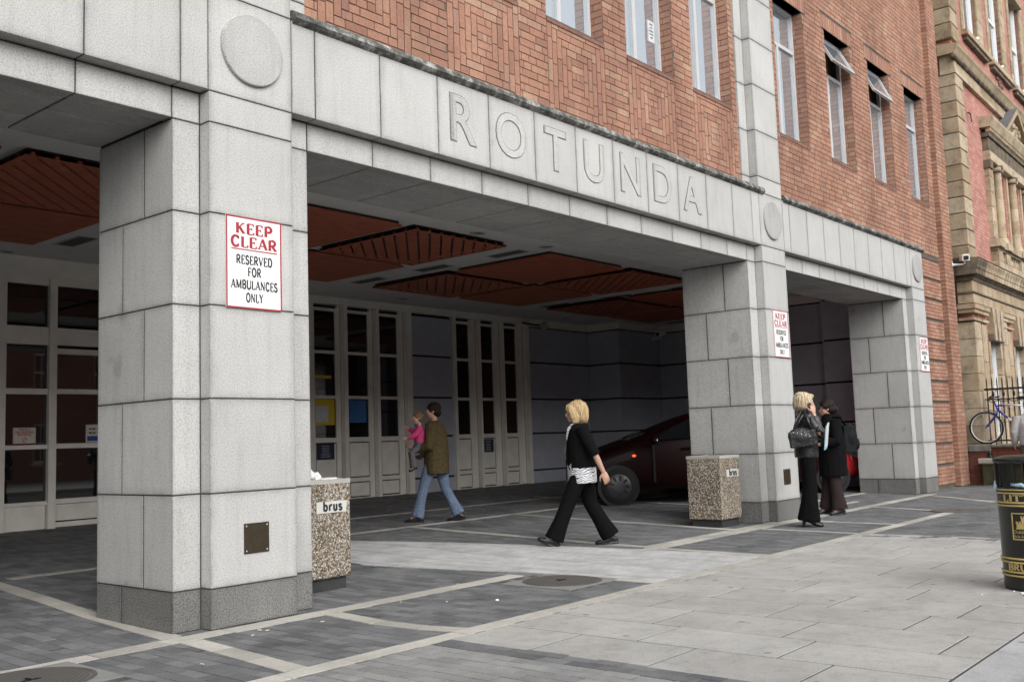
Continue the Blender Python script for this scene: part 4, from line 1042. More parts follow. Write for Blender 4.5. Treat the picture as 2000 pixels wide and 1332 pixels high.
# ------------------------------------------------------------------ area wall, railing
RED2 = facemat('boundary_brick', (.20,.065,.045), (.26,.085,.06), (.09,.05,.04), .215, .075, 'yz', .010)
AW = empty('boundary_wall', (21.74,.08,0)); tag(AW, 'low dark red brick wall with stone coping under the bicycle', 'wall')
MB().box(0, .3, -.42, .0, -.1, .66).obj('brickwork', RED2, AW); cbox(-.03, .33, -.44, 0, .66, .80, .015).obj('coping', mk('grey_coping', (.20,.19,.165), .9, .3, 8, 60, .2), AW)
cbox(-.03, .33, -1.9, -.445, .74, .80, .015).obj('coping', mk('grey_coping', (.20,.19,.165), .9, .3, 8, 60, .2), AW); MB().box(0.02, .3, -1.9, -.425, .40, .739).obj('brickwork', RED2, AW)
MOSS = mk('mossy_wall', (.06,.062,.03), .95, .45, 6, 70, .3)
AP = empty('gate_pier', (21.55,-.22,0)); tag(AP, 'low mossy pier with pale stone cap behind the black litter bin', 'pier')
MB().box(0, .34, -1.4, 0, -.1, .42).obj('body', MOSS, AP); cbox(-.06, .36, -1.45, .07, .42, .53, .02).obj('cap', mk('pale_cap', (.42,.41,.37), .9, .2, 9, 60, .2), AP)
MB().lathe([(.05,.53),(.05,.56),(.025,.58),(.05,.62),(.02,.67),(.0001,.68)], 12, (.15,-.12,0)).obj('iron_finial', BLACKP, AP, True)
RL = empty('railing', (21.98,-.26,0)); tag(RL, 'black spiked iron railing behind the bicycle', 'railing')
rb = MB(); rb.box(-.02, .02, -2.2, 0, 1.90, 1.94); rb.obj('top_rail', BLACKP, RL)
rb = MB(); rb.box(-.015, .015, -2.2, 0, 1.70, 1.725); rb.obj('scroll_rail', BLACKP, RL)
MB().box(-.02, .02, -2.2, 0, .86, .89).obj('bottom_rail', BLACKP, RL)
for i in range(20):
    y = -.05-i*.098
    MB().tube([(0,y,.78),(0,y,2.10),(0,y,2.17)], [.012,.012,.002], 6).obj('picket', BLACKP, RL)
    if i % 2 and i < 19:
        MB().ell((0,y-.01,1.82), (.02,.028,.06), None, 8, 6).obj('ornament', BLACKP, RL, True)
        MB().tube([(0,y-.098,1.71),(0,y-.06,1.67),(0,y,1.66),(0,y+.06,1.67),(0,y+.098,1.71)], .009, 6).obj('scroll', BLACKP, RL)
# ================================================================== BINS
def aggmat():
    m, n, l, p = NM('exposed_aggregate')
    tc = n.new('ShaderNodeTexCoord').outputs['Object']
    v = n.new('ShaderNodeTexVoronoi'); v.inputs['Scale'].default_value = 78; l.new(tc, v.inputs['Vector'])
    sep = n.new('ShaderNodeSeparateColor'); l.new(v.outputs['Color'], sep.inputs[0])
    c = ramp(n, l, sep.outputs[0], [(0, (.14,.085,.04)), (.25, (.40,.26,.13)), (.45, (.62,.55,.43)), (.6, (.30,.28,.25)), (.75, (.72,.65,.54)), (1, (.84,.80,.74))])
    ed = ramp(n, l, v.outputs['Distance'], [(.25, 1.0), (.62, .36)]); c = mix(n, l, 1, c, ed, 'MULTIPLY')
    g = ramp(n, l, noise(n, l, 3, 3), [(.3, .75), (.65, 1.0)]); c = mix(n, l, 1, c, g, 'MULTIPLY')
    l.new(c, p.inputs['Base Color']); p.inputs['Roughness'].default_value = .6
    inv = n.new('ShaderNodeMath'); inv.operation = 'SUBTRACT'; inv.inputs[0].default_value = 1; l.new(v.outputs['Distance'], inv.inputs[1]); bump(n, l, p, inv.outputs[0], .8, .01); return m
AGG = aggmat(); CONC = mk('bin_concrete', (.40,.39,.36), .9, .15, 8, 60, .1); PLQ = mk('bin_plaque', (.60,.60,.57), .6, .06); BASE = mk('bin_base', (.035,.036,.036), .85, .3)
def brus_bin(x0, y0, z0, lb, wd=.53):
    K = empty('concrete_bin', (x0, y0, z0)); tag(K, lb, 'bin', 'pebbled concrete bins beside the piers')
    dp = .5
    body = cbox(0, wd, 0, dp, .10, .89, .012); body.obj('body', AGG, K)
    r = MB(); t = .07
    for bx in ((0, wd, 0, t), (0, wd, dp-t, dp), (0, t, t, dp-t), (wd-t, wd, t, dp-t)): r.box(*bx, .886, .925)
    r.obj('rim', CONC, K); MB().box(t, wd-t, t, dp-t, .89, .895).obj('bin_mouth', BLACKP, K)
    MB().box(.035, wd-.035, .035, dp-.03, 0, .10).obj('base', BASE, K)
    P = MB().box(wd-.375, wd-.055, -.006, .004, .645, .74).obj('plaque', PLQ, K)
    t = MB(); put_text(t, 'brus', wd-.205, -.006, .663, .082, fit=.21, d=.003, thick=.2, thin=.18, serif=False); t.obj('lettering', TEXTB, P)
    return K
brus_bin(5.225, .655, gz(.9)-.003, 'pebbled concrete bin with crumpled paper on top beside the near pier')
brus_bin(11.66, .285, .0, 'pebbled concrete bin with a bare top beside the middle pier')
rr = random.Random(5); pm_ = MB()
for i, (x, y, z, s) in enumerate([(5.38,.78,.985,.06),(5.43,.84,.97,.055),(5.47,.78,.955,.05),(5.34,.88,.98,.06)]):
    bm = bmesh.new(); bmesh.ops.create_icosphere(bm, subdivisions=2, radius=s)
    for v in bm.verts: v.co *= rr.uniform(.7, 1.25)
    pm_.faces([tuple(v.co+Vector((x,y,z))) for v in bm.verts], [tuple(v.index for v in f.verts) for f in bm.faces]); bm.free()
pm_.obox((5.56,.76,.94), (1,.1,.05), (-.1,1,0), (0,0,1), .09, .06, .006); pm_.obox((5.45,.86,.95), (.9,.3,.1), (-.3,.9,.1), (0,0,1), .08, .07, .008)
tag(pm_.obj('crumpled_paper', SCRAP), 'crumpled white paper rubbish heaped on the near concrete bin', 'rubbish')

# black cast iron litter bin ------------------------------------------------
GOLD = mk('gold_paint', (.62,.47,.18), .4, .12, 20, 60, .02, .25); BINB = mk('bin_black_enamel', (.014,.015,.014), .32, .3, 9, 90, .06, 0, .5)
LB = (8.22, -4.18); LR_ = .252
LBN = empty('litter_bin', (LB[0], LB[1], 0)); tag(LBN, 'round black cast iron litter bin with gold bands and lettering', 'litter bin')
MB().lathe([(.20,.0),(.246,.0),(.254,.03),(.250,.09),(.253,.11),(.254,.70),(.262,.72),(.262,.745)], 48, (0,0,0), 'z').obj('body', BINB, LBN, True)
cp = MB().lathe([(.262,.925),(.266,.93),(.268,.945),(.264,.958),(.2,.975),(.0001,.985)], 48, (0,0,0), 'z', False); cp.lathe([(.262,.925),(.24,.925),(.0001,.95)], 48, (0,0,0), 'z', False); cp.obj('lid', BINB, LBN, True)
for k in range(8):                               # posts round the mouth
    a = R(k*45+18)
    q = [(.262,a-.2),(.262,a-.1),(.262,a),(.262,a+.1),(.262,a+.2)]
    mb = MB()
    for (r0, a0), (r1, a1) in zip(q, q[1:]):
        p = [(r_*math.cos(t), r_*math.sin(t)) for r_, t in ((r0,a0),(r1,a1),(.238,a1),(.238,a0))]; mb.prism(p, 'z', .74, .927)
    mb.obj('mouth_post', BINB, LBN)
MB().lathe([(.235,.70),(.235,.755),(.0001,.755)], 40, (0,0,0), 'z', False).obj('liner_top', BLACKP, LBN)
for z in (.108, .135, .205, .232, .615, .637, .705, .73):
    rad = .256
    MB().lathe([(rad-.004,z-.007),(rad+.006,z-.005),(rad+.008,z),(rad+.006,z+.005),(rad-.004,z+.007)], 48, (0,0,0), 'z', False).obj('band', GOLD, LBN, True)
DIRC = math.atan2(CAM_Y-LB[1], 0-LB[0])          # towards the camera
def wrap(polys, z0, ang, rad, mb, d=.004):
    for pl_ in polys:
        # split in x so the letters follow the curve
        vs_ = []
        for u, v in pl_: t = ang+u/rad; vs_.append((rad*math.cos(t), rad*math.sin(t), z0+v))
        vo = [((rad+d)*math.cos(ang+u/rad), (rad+d)*math.sin(ang+u/rad), z0+v) for u, v in pl_]
        n_ = len(pl_); mb.faces(vs_+vo, [tuple(range(n_,2*n_))]+[(i,(i+1)%n_,(i+1)%n_+n_,i+n_) for i in range(n_)])
def bin_text(s, z, h, fit, ang, name, **kw):
    pl_, W_ = letters(s, h, **kw); k = fit/W_; mb = MB(); wrap([[(a*k, c) for a, c in q] for q in pl_], z, ang, .254, mb); mb.obj(name, GOLD, LBN)
A0 = DIRC-R(19)
bin_text('LITTER', .648, .046, .33, DIRC-R(17), 'lettering', thick=.2, thin=.1); bin_text('BRUSCAR', .150, .044, .36, DIRC-R(14), 'lettering', thick=.2, thin=.1)
mb = MB(); hw, z0, z1, e = .092, .37, .565, .008
for q in ([(-hw,z0),(hw,z0),(hw,z0+e),(-hw,z0+e)], [(-hw,z1-e),(hw,z1-e),(hw,z1),(-hw,z1)], [(-hw,z0),(-hw+e,z0),(-hw+e,z1),(-hw,z1)], [(hw-e,z0),(hw,z0),(hw,z1),(hw-e,z1)]):
    n_ = 8; (a, c), (b_, _), (_, d_) = q[0], q[1], q[2]
    for i in range(n_ if b_-a > .05 else 1):
        k_ = n_ if b_-a > .05 else 1; u0, u1 = a+(b_-a)*i/k_, a+(b_-a)*(i+1)/k_; wrap([[(u0,c),(u1,c),(u1,d_),(u0,d_)]], 0, A0, .254, mb)
for cx, cz, s in ((-.03,.455,1.15),(.035,.455,1.15),(0.0,.505,.9)):      # three little castles
    for u0, u1, v0, v1 in ((-.022,.022,0,.03),(-.026,-.014,.03,.042),(-.006,.006,.03,.042),(.014,.026,.03,.042),(-.026,.026,-.006,0)): wrap([[(cx+u0*s,cz+v0*s),(cx+u1*s,cz+v0*s),(cx+u1*s,cz+v1*s),(cx+u0*s,cz+v1*s)]], 0, A0, .254, mb)
mb.obj('crest_panel', GOLD, LBN)
for s, z, h, fit in (('Dublin City', .418, .032, .155), ('Baile Átha Cliath', .387, .027, .155)):
    me = font_mesh(s, 1, 0); xs_ = [v.co.x for v in me.vertices]; k = fit/(max(xs_)-min(xs_)); cx = (max(xs_)+min(xs_))/2
    for v in me.vertices: t = A0+(v.co.x-cx)*k/.254; v.co = (.2565*math.cos(t), .2565*math.sin(t), z+v.co.y*h*1.0)
    me.materials.clear(); me.materials.append(GOLD); link('crest_lettering', me, LBN)
mb = MB(); a = DIRC-R(24); mb.tube([(.24*math.cos(a-.5),.24*math.sin(a-.5),.765),(.25*math.cos(a-.2),.25*math.sin(a-.2),.757),(.255*math.cos(a+.1),.255*math.sin(a+.1),.768),(.262*math.cos(a+.2),.262*math.sin(a+.2),.75),(.267*math.cos(a+.3),.267*math.sin(a+.3),.715)], [.008,.012,.016,.01,.004], 6)
mb.obox((.25*math.cos(a),.25*math.sin(a),.765), (math.sin(a),-math.cos(a),.1), (math.cos(a),math.sin(a),0), (0,0,1), .05, .012, .01)
o_ = mb.obj('plastic_bag', mk('pale_blue_plastic', (.38,.55,.66), .35, .1), None, True); o_.location = (LB[0], LB[1], 0); tag(o_, 'pale blue plastic bag edge showing at the mouth of the black litter bin', 'plastic bag')
a = DIRC-R(75); mb = MB(); mb.ell((0,0,0), (.018,.014,.035), None, 8, 6); mb.ell((.003,0,.03), (.008,.008,.02), None, 7, 5)
o_ = mb.obj('bag_end', bpy.data.materials['pale_blue_plastic'], None, True); o_.location = (LB[0]+.268*math.cos(a), LB[1]+.268*math.sin(a), .745)
tag(o_, 'knotted pale bag end sticking out of the left side of the black litter bin', 'plastic bag')

# ================================================================== VEHICLES
TYRE = mk('tyre_rubber', (.012,.012,.012), .85, .2); HUB = mk('wheel_trim', (.075,.075,.08), .4, .1, 9, 60, 0, .5)
CARG = glassmat('car_glass', (.008,.009,.010), 1.5)
def paint(name, c): return mk(name, c, .28, .03, 3, 40, 0, 0, .5, 1)
LAMPR = mk('lamp_red', (.35,.01,.012), .15, 0); LAMPC = mk('lamp_clear', (.12,.12,.125), .1, 0); CHROME = mk('chrome', (.7,.7,.7), .12, 0, 5, 50, 0, 1)
def car(loc, rz, pm, label, st, wheels, cat='car', wheel_r=.30, lit=False, name='parked_car'):
    """st: stations (x, z under, z belt, z top, half width, half width top)  nose at x=0"""
    K = empty(name, loc, rz); tag(K, label, cat)
    def ring(s): x, zb, zl, zt, hw, ht = s; return [(x,-hw*.82,zb),(x,-hw*.97,zb+.12),(x,-hw,zb+(zl-zb)*.55),(x,-hw*.965,zl),(x,-ht-(.02 if zt-zl>.1 else 0),zl+(zt-zl)*.85),(x,-ht*.82,zt-.012*(zt-zl>.1)),(x,-ht*.4,zt),(x,ht*.4,zt),(x,ht*.82,zt-.012*(zt-zl>.1)),(x,ht+(.02 if zt-zl>.1 else 0),zl+(zt-zl)*.85),(x,hw*.965,zl),(x,hw,zb+(zl-zb)*.55),(x,hw*.97,zb+.12),(x,hw*.82,zb)]
    rg = [ring(s) for s in st]; n_ = 14; vs_ = [v for r_ in rg for v in r_]; fs = []
    for i in range(len(rg)-1):
        for k in range(n_): k2 = (k+1)%n_; fs.append((i*n_+k, (i+1)*n_+k, (i+1)*n_+k2, i*n_+k2))
    fs += [tuple(range(n_)), tuple(range((len(rg)-1)*n_, len(rg)*n_))[::-1]]
    mb = MB(); mb.faces(vs_, fs); bd = mb.obj('body', pm, K, True, weld=.0005)
    md = bd.modifiers.new('subd', 'SUBSURF'); md.levels = 1; md.render_levels = 2
    # glazing, standing just proud of the cabin sides
    cab = [i for i, s in enumerate(st) if s[3]-s[2] > .12]
    for side in (1, -1):
        for i, j in zip(cab, cab[1:]):
            a, c = st[i], st[j]
            def P(s, t, off=.012): x, zb, zl, zt, hw, ht = s; z = zl+.04+(zt-zl-.13)*t; k = (z-zl)/(zt-zl); return (x, side*(hw*.965+(ht-hw*.965)*k/.85*.9+off), z)
            g = .035
            def lerp(p, q, t): return tuple(p[u]+(q[u]-p[u])*t for u in range(3))
            q = [lerp(P(a,0),P(c,0),g),lerp(P(a,0),P(c,0),1-g),lerp(P(a,1),P(c,1),1-g),lerp(P(a,1),P(c,1),g)]
            m_ = MB(); m_.faces(q+[(u[0],u[1]-side*.03,u[2]) for u in q], [(0,1,2,3),(7,6,5,4),(0,4,5,1),(1,5,6,2),(2,6,7,3),(3,7,4,0)]); m_.obj('side_window', CARG, K)
    for (i, j) in ((cab[0]-1, cab[0]), (cab[-1], cab[-1]+1)):
        a, c = st[i], st[j]
        q = [(a[0]+(c[0]-a[0])*.06, -a[5]*.8, a[3]+.012+(c[3]-a[3])*.06), (a[0]+(c[0]-a[0])*.06, a[5]*.8, a[3]+.012+(c[3]-a[3])*.06), (a[0]+(c[0]-a[0])*.94, c[5]*.78, a[3]+.02+(c[3]-a[3])*.94), (a[0]+(c[0]-a[0])*.94, -c[5]*.78, a[3]+.02+(c[3]-a[3])*.94)]
        m_ = MB(); m_.faces(q+[(u[0],u[1],u[2]-.03) for u in q], [(0,1,2,3),(7,6,5,4),(0,4,5,1),(1,5,6,2),(2,6,7,3),(3,7,4,0)]); m_.obj('windscreen', CARG, K)
    hw = max(s[4] for s in st)
    for wx in wheels:
        for side in (1, -1):
            y = side*(hw-.09); r_ = wheel_r
            MB().lathe([(r_+.055,-.13*side),(r_+.055,.085*side)], 24, (wx, y, r_), 'y', True).obj('wheel_arch', BLACKP, K)
            W_ = MB().lathe([(r_*.66,.105*side),(r_*.95,.105*side),(r_,.08*side),(r_,-.09*side),(r_*.6,-.1*side)], 28, (wx,y,r_), 'y').obj('wheel', TYRE, K, True)
            hb = MB().lathe([(r_*.70,.108*side),(r_*.66,.118*side),(r_*.2,.128*side),(.0001,.130*side)], 28, (wx,y,r_), 'y', False); hb.obj('hubcap', HUB, W_, True)
            sl_ = MB()
            for k in range(9):
                a = 2*math.pi*k/9; sl_.obox((wx+r_*.46*math.cos(a), y+.124*side, r_+r_*.46*math.sin(a)), (math.cos(a),0,math.sin(a)), (0,1,0), (-math.sin(a),0,math.cos(a)), r_*.14, .004, r_*.06)
            sl_.obj('hubcap_slots', BLACKP, W_)
    L_ = st[-1][0]
    for side in (1, -1):
        zl = st[1][2]; MB().ell((.22, side*(hw*.72), zl-.14), (.20,.14,.085), Matrix.Rotation(side*-.5, 3, 'Z')).obj('headlight', LAMPC, K, True)
        MB().ell((L_-.10, side*(hw*.80), st[-2][2]-.06), (.10,.07,.14)).obj('tail_light', LAMPR, K, True)
        ci_ = cab[0]; x = (st[ci_-1][0]+st[ci_][0])/2+.18; MB().ell((x, side*(hw+.09), st[ci_][2]+.04), (.07,.10,.065)).obj('door_mirror', pm, K, True)
        MB().ell((x+.045, side*(hw+.09), st[ci_][2]+.045), (.03,.08,.05)).obj('mirror_glass', CHROME, K, True)
        for x in (L_*.42, L_*.64): MB().box(x, x+.2, side*(hw-.01) if side > 0 else -hw-.02, side*hw+.02 if side > 0 else -hw+.01, st[cab[1]][2]-.13, st[cab[1]][2]-.10).obj('door_handle', pm, K)
        MB().box(L_*.30, L_*.31, side*hw-.004, side*hw+.003, .35, st[cab[1]][2]).obj('door_seam', BLACKP, K); MB().box(L_*.53, L_*.54, side*hw-.004, side*hw+.003, .35, st[cab[1]][2]).obj('door_seam', BLACKP, K)
    MB().box(-.012, .1, -hw*.6, hw*.6, .32, .50).obj('grille', BLACKP, K)
    if lit:
        m, n, l, p = NM('indicator_lamp'); p.inputs['Base Color'].default_value = (.9,.12,.02,1); p.inputs['Emission Color'].default_value = (1,.10,.02,1); p.inputs['Emission Strength'].default_value = 1.3
        for side in (1, -1): MB().ell((.96, side*(hw-.002), .80), (.035,.018,.022), None, 10, 6).obj('side_repeater', m, K, True)
    return K
mpv = [(0,.30,.52,.54,.62,.5),(.10,.24,.68,.70,.78,.62),(.5,.2,.86,.93,.85,.68),(.95,.19,.98,1.06,.87,.66),(1.25,.19,1.0,1.17,.875,.64),(2.0,.19,1.02,1.48,.88,.60),(2.7,.19,1.03,1.60,.88,.60),(3.5,.19,1.04,1.57,.87,.58),(3.95,.22,1.02,1.40,.84,.55),(4.18,.30,.9,.98,.78,.5),(4.25,.36,.7,.72,.7,.45)]
MAROON = mk('maroon_paint', (.010,.0006,.001), .5, .05, 3, 40, 0, 0, .12, .06)
car((14.07, 4.52, gz(4.0)), R(-45), MAROON, 'dark red people carrier parked deep inside the porch behind the walking woman', mpv, (.68, 3.42), lit=True)
hat = [(0,.30,.50,.52,.60,.48),(.10,.22,.60,.62,.74,.6),(.55,.18,.76,.80,.82,.66),(1.0,.17,.86,.90,.84,.64),(1.2,.17,.88,.98,.845,.62),(1.85,.17,.90,1.34,.85,.56),(2.5,.17,.91,1.43,.85,.56),(3.2,.18,.92,1.36,.84,.54),(3.7,.24,.92,1.10,.80,.52),(3.85,.34,.7,.72,.7,.5)]
BRIGHTR = paint('bright_red_paint', (.40,.018,.022))
car((19.42, 1.68, gz(2.0)), R(140), BRIGHTR, 'bright red hatchback with only its nose showing behind the two standing women', hat, (.78, 3.2), wheel_r=.29)
# across the street, seen only as reflections in the door glass
SILV = paint('silver_paint', (.45,.46,.47)); GREYC = paint('grey_paint', (.10,.105,.11))
# terrace across the street ------------------------------------------------
TB = empty('terrace_building', (-12,-24,0)); tag(TB, 'red brick terrace of sash windows across the street reflected in the door glass', 'building')
TBR = facemat('terrace_brick', (.30,.12,.08), (.36,.16,.10), (.22,.2,.18), .225, .075, 'xz', .012)
hl = [(1.2+2.9*i, 2.35+2.9*i, z0, z1) for i in range(21) for z0, z1 in ((.9,2.7),(4.2,6.1))]
mb = MB(); xs_ = sorted(set([0, 62]+[h for q in hl for h in q[:2]])); zs_ = sorted(set([-.2, 6.7]+[h for q in hl for h in q[2:]])); hs_ = set((q[0], q[2]) for q in hl)
for a, c in zip(xs_, xs_[1:]):
    for e, f in zip(zs_, zs_[1:]):
        if (a, e) in hs_: continue
        mb.box(a, c, -.35, 0, e, f)
mb.box(0, 62, -8, -.4, -.2, 6.6)
mb.obj('wall', TBR, TB)
f0 = MB(); w_, h_ = 1.15, 1.8
for bx in ((0,.07,0,h_),(w_-.07,w_,0,h_),(.07,w_-.07,h_-.07,h_),(.07,w_-.07,0,.09),(.07,w_-.07,h_/2-.03,h_/2+.03),(w_/3-.012,w_/3+.012,.09,h_-.07),(2*w_/3-.012,2*w_/3+.012,.09,h_-.07)): f0.box(bx[0], bx[1], -.16, -.1, bx[2], bx[3])
fm = f0.mesh('window', WHITE); pmh = MB().box(.07, w_-.07, -.14, -.135, .09, h_-.07).mesh('pane', GLASSD); slm = MB().box(-.1, w_+.1, -.15, .08, -.12, 0).mesh('sill', mk('pale_sill', (.5,.49,.46), .8))
for x0, x1, z0, z1 in hl:
    W_ = link('window', fm, TB, (x0, 0, z0)); link('pane', pmh, W_); link('sill', slm, W_)
MB().box(-.1, 62.1, -.5, .12, 6.7, 6.95).obj('parapet', bpy.data.materials['pale_sill'], TB)
ft = MB().box(-30, 60, -24, -13.2, -.15, .0).obj('opposite_pavement', mk('far_paving', (.4,.4,.39), .9), None); tag(ft, kind='structure')

# ================================================================== BICYCLE on the wall
BK = empty('bicycle', (21.83, -.46, .815), R(-90)); tag(BK, 'blue and white mountain bicycle leaning on the iron railing above the low wall', 'bicycle')
BK.rotation_euler = (R(0), 0, R(-90))
BLUEF = paint('bicycle_blue', (.025,.02,.32)); WR = .325
def wheel(x):
    W_ = MB().lathe([(WR-.022,-.022),(WR,-.016),(WR+.006,0),(WR,.016),(WR-.022,.022),(WR-.03,.0)], 40, (x,0,WR), 'y', False).obj('wheel', TYRE, BK, True)
    MB().lathe([(WR-.028,-.012),(WR-.028,.012),(WR-.045,.010),(WR-.045,-.010),(WR-.028,-.012)], 40, (x,0,WR), 'y', False).obj('rim', ALU, W_, True)
    sp = MB()
    for k in range(28):
        a = 2*math.pi*k/28; b_ = a+(.5 if k % 2 else -.5); sp.tube([(x+.02*math.cos(b_), .025*(1 if k % 4 < 2 else -1), WR+.02*math.sin(b_)), (x+(WR-.04)*math.cos(a), 0, WR+(WR-.04)*math.sin(a))], .0016, 4, None, False)
    sp.obj('spokes', ALU, W_); MB().lathe([(.02,-.045),(.02,.045)], 12, (x,0,WR), 'y').obj('hub', ALU, W_, True)
wheel(-.18); wheel(.88)
fa, hb, ht, bbk, st_ = Vector((-.18,0,WR)), Vector((.06,0,.68)), Vector((.02,0,.80)), Vector((.46,0,.30)), Vector((.30,0,.78))
ra = Vector((.88,0,WR)); WHF = paint('bicycle_white', (.75,.75,.76)); st_ = Vector((.58,0,.74))
fr = MB(); fr.tube([hb, hb.lerp(bbk,.45)], .021, 8).tube([ht+Vector((.01,0,-.05)), ht.lerp(st_,.3)], .018, 8).tube([hb+Vector((0.01,0,-.03)), ht], .022, 8); F_ = fr.obj('frame', BLUEF, BK, True)
fr = MB(); fr.tube([hb.lerp(bbk,.45), bbk], .020, 8).tube([ht.lerp(st_,.3), st_], .017, 8).tube([bbk, st_], .017, 8)
for s in (.06, -.06): fr.tube([bbk+Vector((0,s*.6,0)), ra+Vector((0,s,0))], .010, 6).tube([st_+Vector((0,s*.3,-.04)), ra+Vector((0,s,0))], .009, 6)
fr.obj('rear_triangle', WHF, BK, True)
fk = MB()
for s in (.05, -.05): fk.tube([hb+Vector((-.01,s,-.02)), hb+Vector((-.05,s,-.12)), fa+Vector((0,s,0))], .013, 8)
fk.tube([hb+Vector((-.01,-.055,-.02)), hb+Vector((-.01,.055,-.02))], .015, 8); fk.obj('fork', BLUEF, BK, True)
hbm = MB(); hbm.tube([ht, ht+Vector((-.02,0,.07)), ht+Vector((-.09,0,.12))], .014, 8); hbm.tube([ht+Vector((.0,.27,.15)), ht+Vector((-.09,.1,.12)), ht+Vector((-.09,-.1,.12)), ht+Vector((.0,-.27,.15))], .011, 8); HBR = hbm.obj('handlebar', BLACKP, BK, True)
for s in (.27, -.27): MB().tube([ht+Vector((.02,s*1.0,.152)), ht+Vector((-.03,s*.68,.139))], .016, 8).obj('grip', TYRE, HBR, True)
MB().tube([ht+Vector((-.09,.1,.12)), ht+Vector((-.2,.08,.05)), ht+Vector((-.18,.03,-.1)), hb+Vector((-.05,0,-.02))], .004, 5).obj('brake_cable', BLACKP, HBR)
sd = MB(); sd.tube([st_, st_+Vector((-.03,0,.14))], .013, 8); sd.obj('seat_post', ALU, BK, True)
MB().ell(st_+Vector((-.04,0,.16)), (.13,.065,.035)).obj('saddle', BLACKP, BK, True)
ck_ = MB(); ck_.lathe([(.085,.05),(.085,.055)], 24, tuple(bbk), 'y'); ck_.tube([bbk+Vector((0,.06,0)), bbk+Vector((.12,.07,-.12))], .011, 6).tube([bbk+Vector((0,-.06,0)), bbk+Vector((-.12,-.07,.12))], .011, 6); ck_.obox(bbk+Vector((.12,.12,-.12)), (1,0,0), (0,1,0), (0,0,1), .045, .045, .012); ck_.obox(bbk+Vector((-.12,-.12,.12)), (1,0,0), (0,1,0), (0,0,1), .045, .045, .012); ck_.obj('crankset', BLACKP, BK)
MB().tube([fa+Vector((-.0,0,.36)), fa+Vector((.2,0,.31)), fa+Vector((.34,0,.14)), fa+Vector((.35,0,.02))], [(.03,.004)]*4, 8, (0,1,0)).obj('mudguard', BLACKP, BK, True)
# ================================================================== PEOPLE
SKIN = mk('skin', (.50,.29,.215), .5, .08, 20, 90, .04); SKIN2 = mk('skin_flushed', (.48,.26,.19), .5, .08, 20, 90, .04)
def hairmat(name, a, c):
    m, n, l, p = NM(name)
    tc = n.new('ShaderNodeTexCoord').outputs['Object']
    f = noise(n, l, 34, 4, .7, tc, (3.6, 3.6, .30)); cc = ramp(n, l, f, [(.35, a), (.62, c)]); l.new(cc, p.inputs['Base Color']); p.inputs['Roughness'].default_value = .6; p.inputs['Specular IOR Level'].default_value = .2
    bump(n, l, p, f, .7, .012); return m
BLOND = hairmat('blonde_hair', (.26,.16,.07), (.66,.50,.29)); BLOND2 = hairmat('pale_blonde_hair', (.34,.25,.14), (.74,.63,.46)); DARKH = hairmat('dark_hair', (.006,.0045,.004), (.022,.015,.011)); BROWNH = hairmat('light_brown_hair', (.10,.055,.03), (.22,.13,.07)); GREYH = hairmat('grey_hair', (.2,.19,.18), (.4,.39,.37))
def cloth(name, c, rough=.85, var=.15, fold=.5, coat=0):
    m, n, l, p = NM(name)
    tc = n.new('ShaderNodeTexCoord').outputs['Object']
    cc = ramp(n, l, noise(n, l, 40, 3, .6, tc), [(.3, tuple(k*(1-var) for k in c)), (.7, tuple(k*(1+var) for k in c))]); l.new(cc, p.inputs['Base Color']); p.inputs['Roughness'].default_value = rough; p.inputs['Specular IOR Level'].default_value = .08 if rough > .6 else .5; p.inputs['Coat Weight'].default_value = coat
    bump(n, l, p, noise(n, l, 11, 4, .6, tc, (1, 1, .55)), fold, .03); return m
KNIT = cloth('black_knit', (.006,.006,.007), .95); TROUS = cloth('black_trousers', (.006,.006,.0065), .92); LEATHER = cloth('black_leather', (.016,.016,.018), .36, .2, .9); COAT = cloth('black_wool_coat', (.007,.007,.008), .95); BROWNT = cloth('brown_trousers', (.035,.024,.024), .9)
OLIVE = cloth('olive_tweed', (.085,.064,.032), .95, .35); DENIM = cloth('blue_denim', (.15,.20,.29), .9, .25, .8); PINK = cloth('pink_top', (.55,.06,.19), .85); GREYT = cloth('grey_trousers', (.12,.115,.125), .9); GREYJ = cloth('grey_jacket', (.42,.415,.41), .8, .08, .8)
SHOE = mk('black_shoe', (.012,.012,.013), .35, .1, 9, 60, .02)
def swirl():
    m, n, l, p = NM('swirl_print_blouse')
    tc = n.new('ShaderNodeTexCoord').outputs['Object']
    t = n.new('ShaderNodeTexWave'); t.wave_type = 'RINGS'; t.rings_direction = 'SPHERICAL'; t.inputs['Scale'].default_value = 17; t.inputs['Distortion'].default_value = 8; t.inputs['Detail'].default_value = 1; t.inputs['Detail Scale'].default_value = .9
    mp = n.new('ShaderNodeMapping'); mp.inputs['Location'].default_value = (-.0, -.1, -.95); l.new(tc, mp.inputs[0]); l.new(mp.outputs[0], t.inputs['Vector'])
    c = ramp(n, l, t.outputs['Fac'], [(.20, (.02,.02,.025)), (.36, (.74,.74,.78))]); l.new(c, p.inputs['Base Color']); p.inputs['Roughness'].default_value = .8; return m
SWIRL = swirl()
def soft(mb, name, mat_, parent, voxel, it=4, fac=.5, loc=None):
    ob = mb.obj(name, mat_, parent, True, loc)
    r = ob.modifiers.new('weld', 'REMESH'); r.mode = 'VOXEL'; r.voxel_size = voxel; r.use_smooth_shade = True
    if it: s = ob.modifiers.new('smooth', 'SMOOTH'); s.iterations = it; s.factor = fac
    return ob
def V3(p): return Vector(p)
def basis(fwd, up=(0,0,1)):
    f = V3(fwd).normalized(); l_ = V3(up).cross(f).normalized(); u = f.cross(l_); return Matrix((f, l_, u)).transposed()
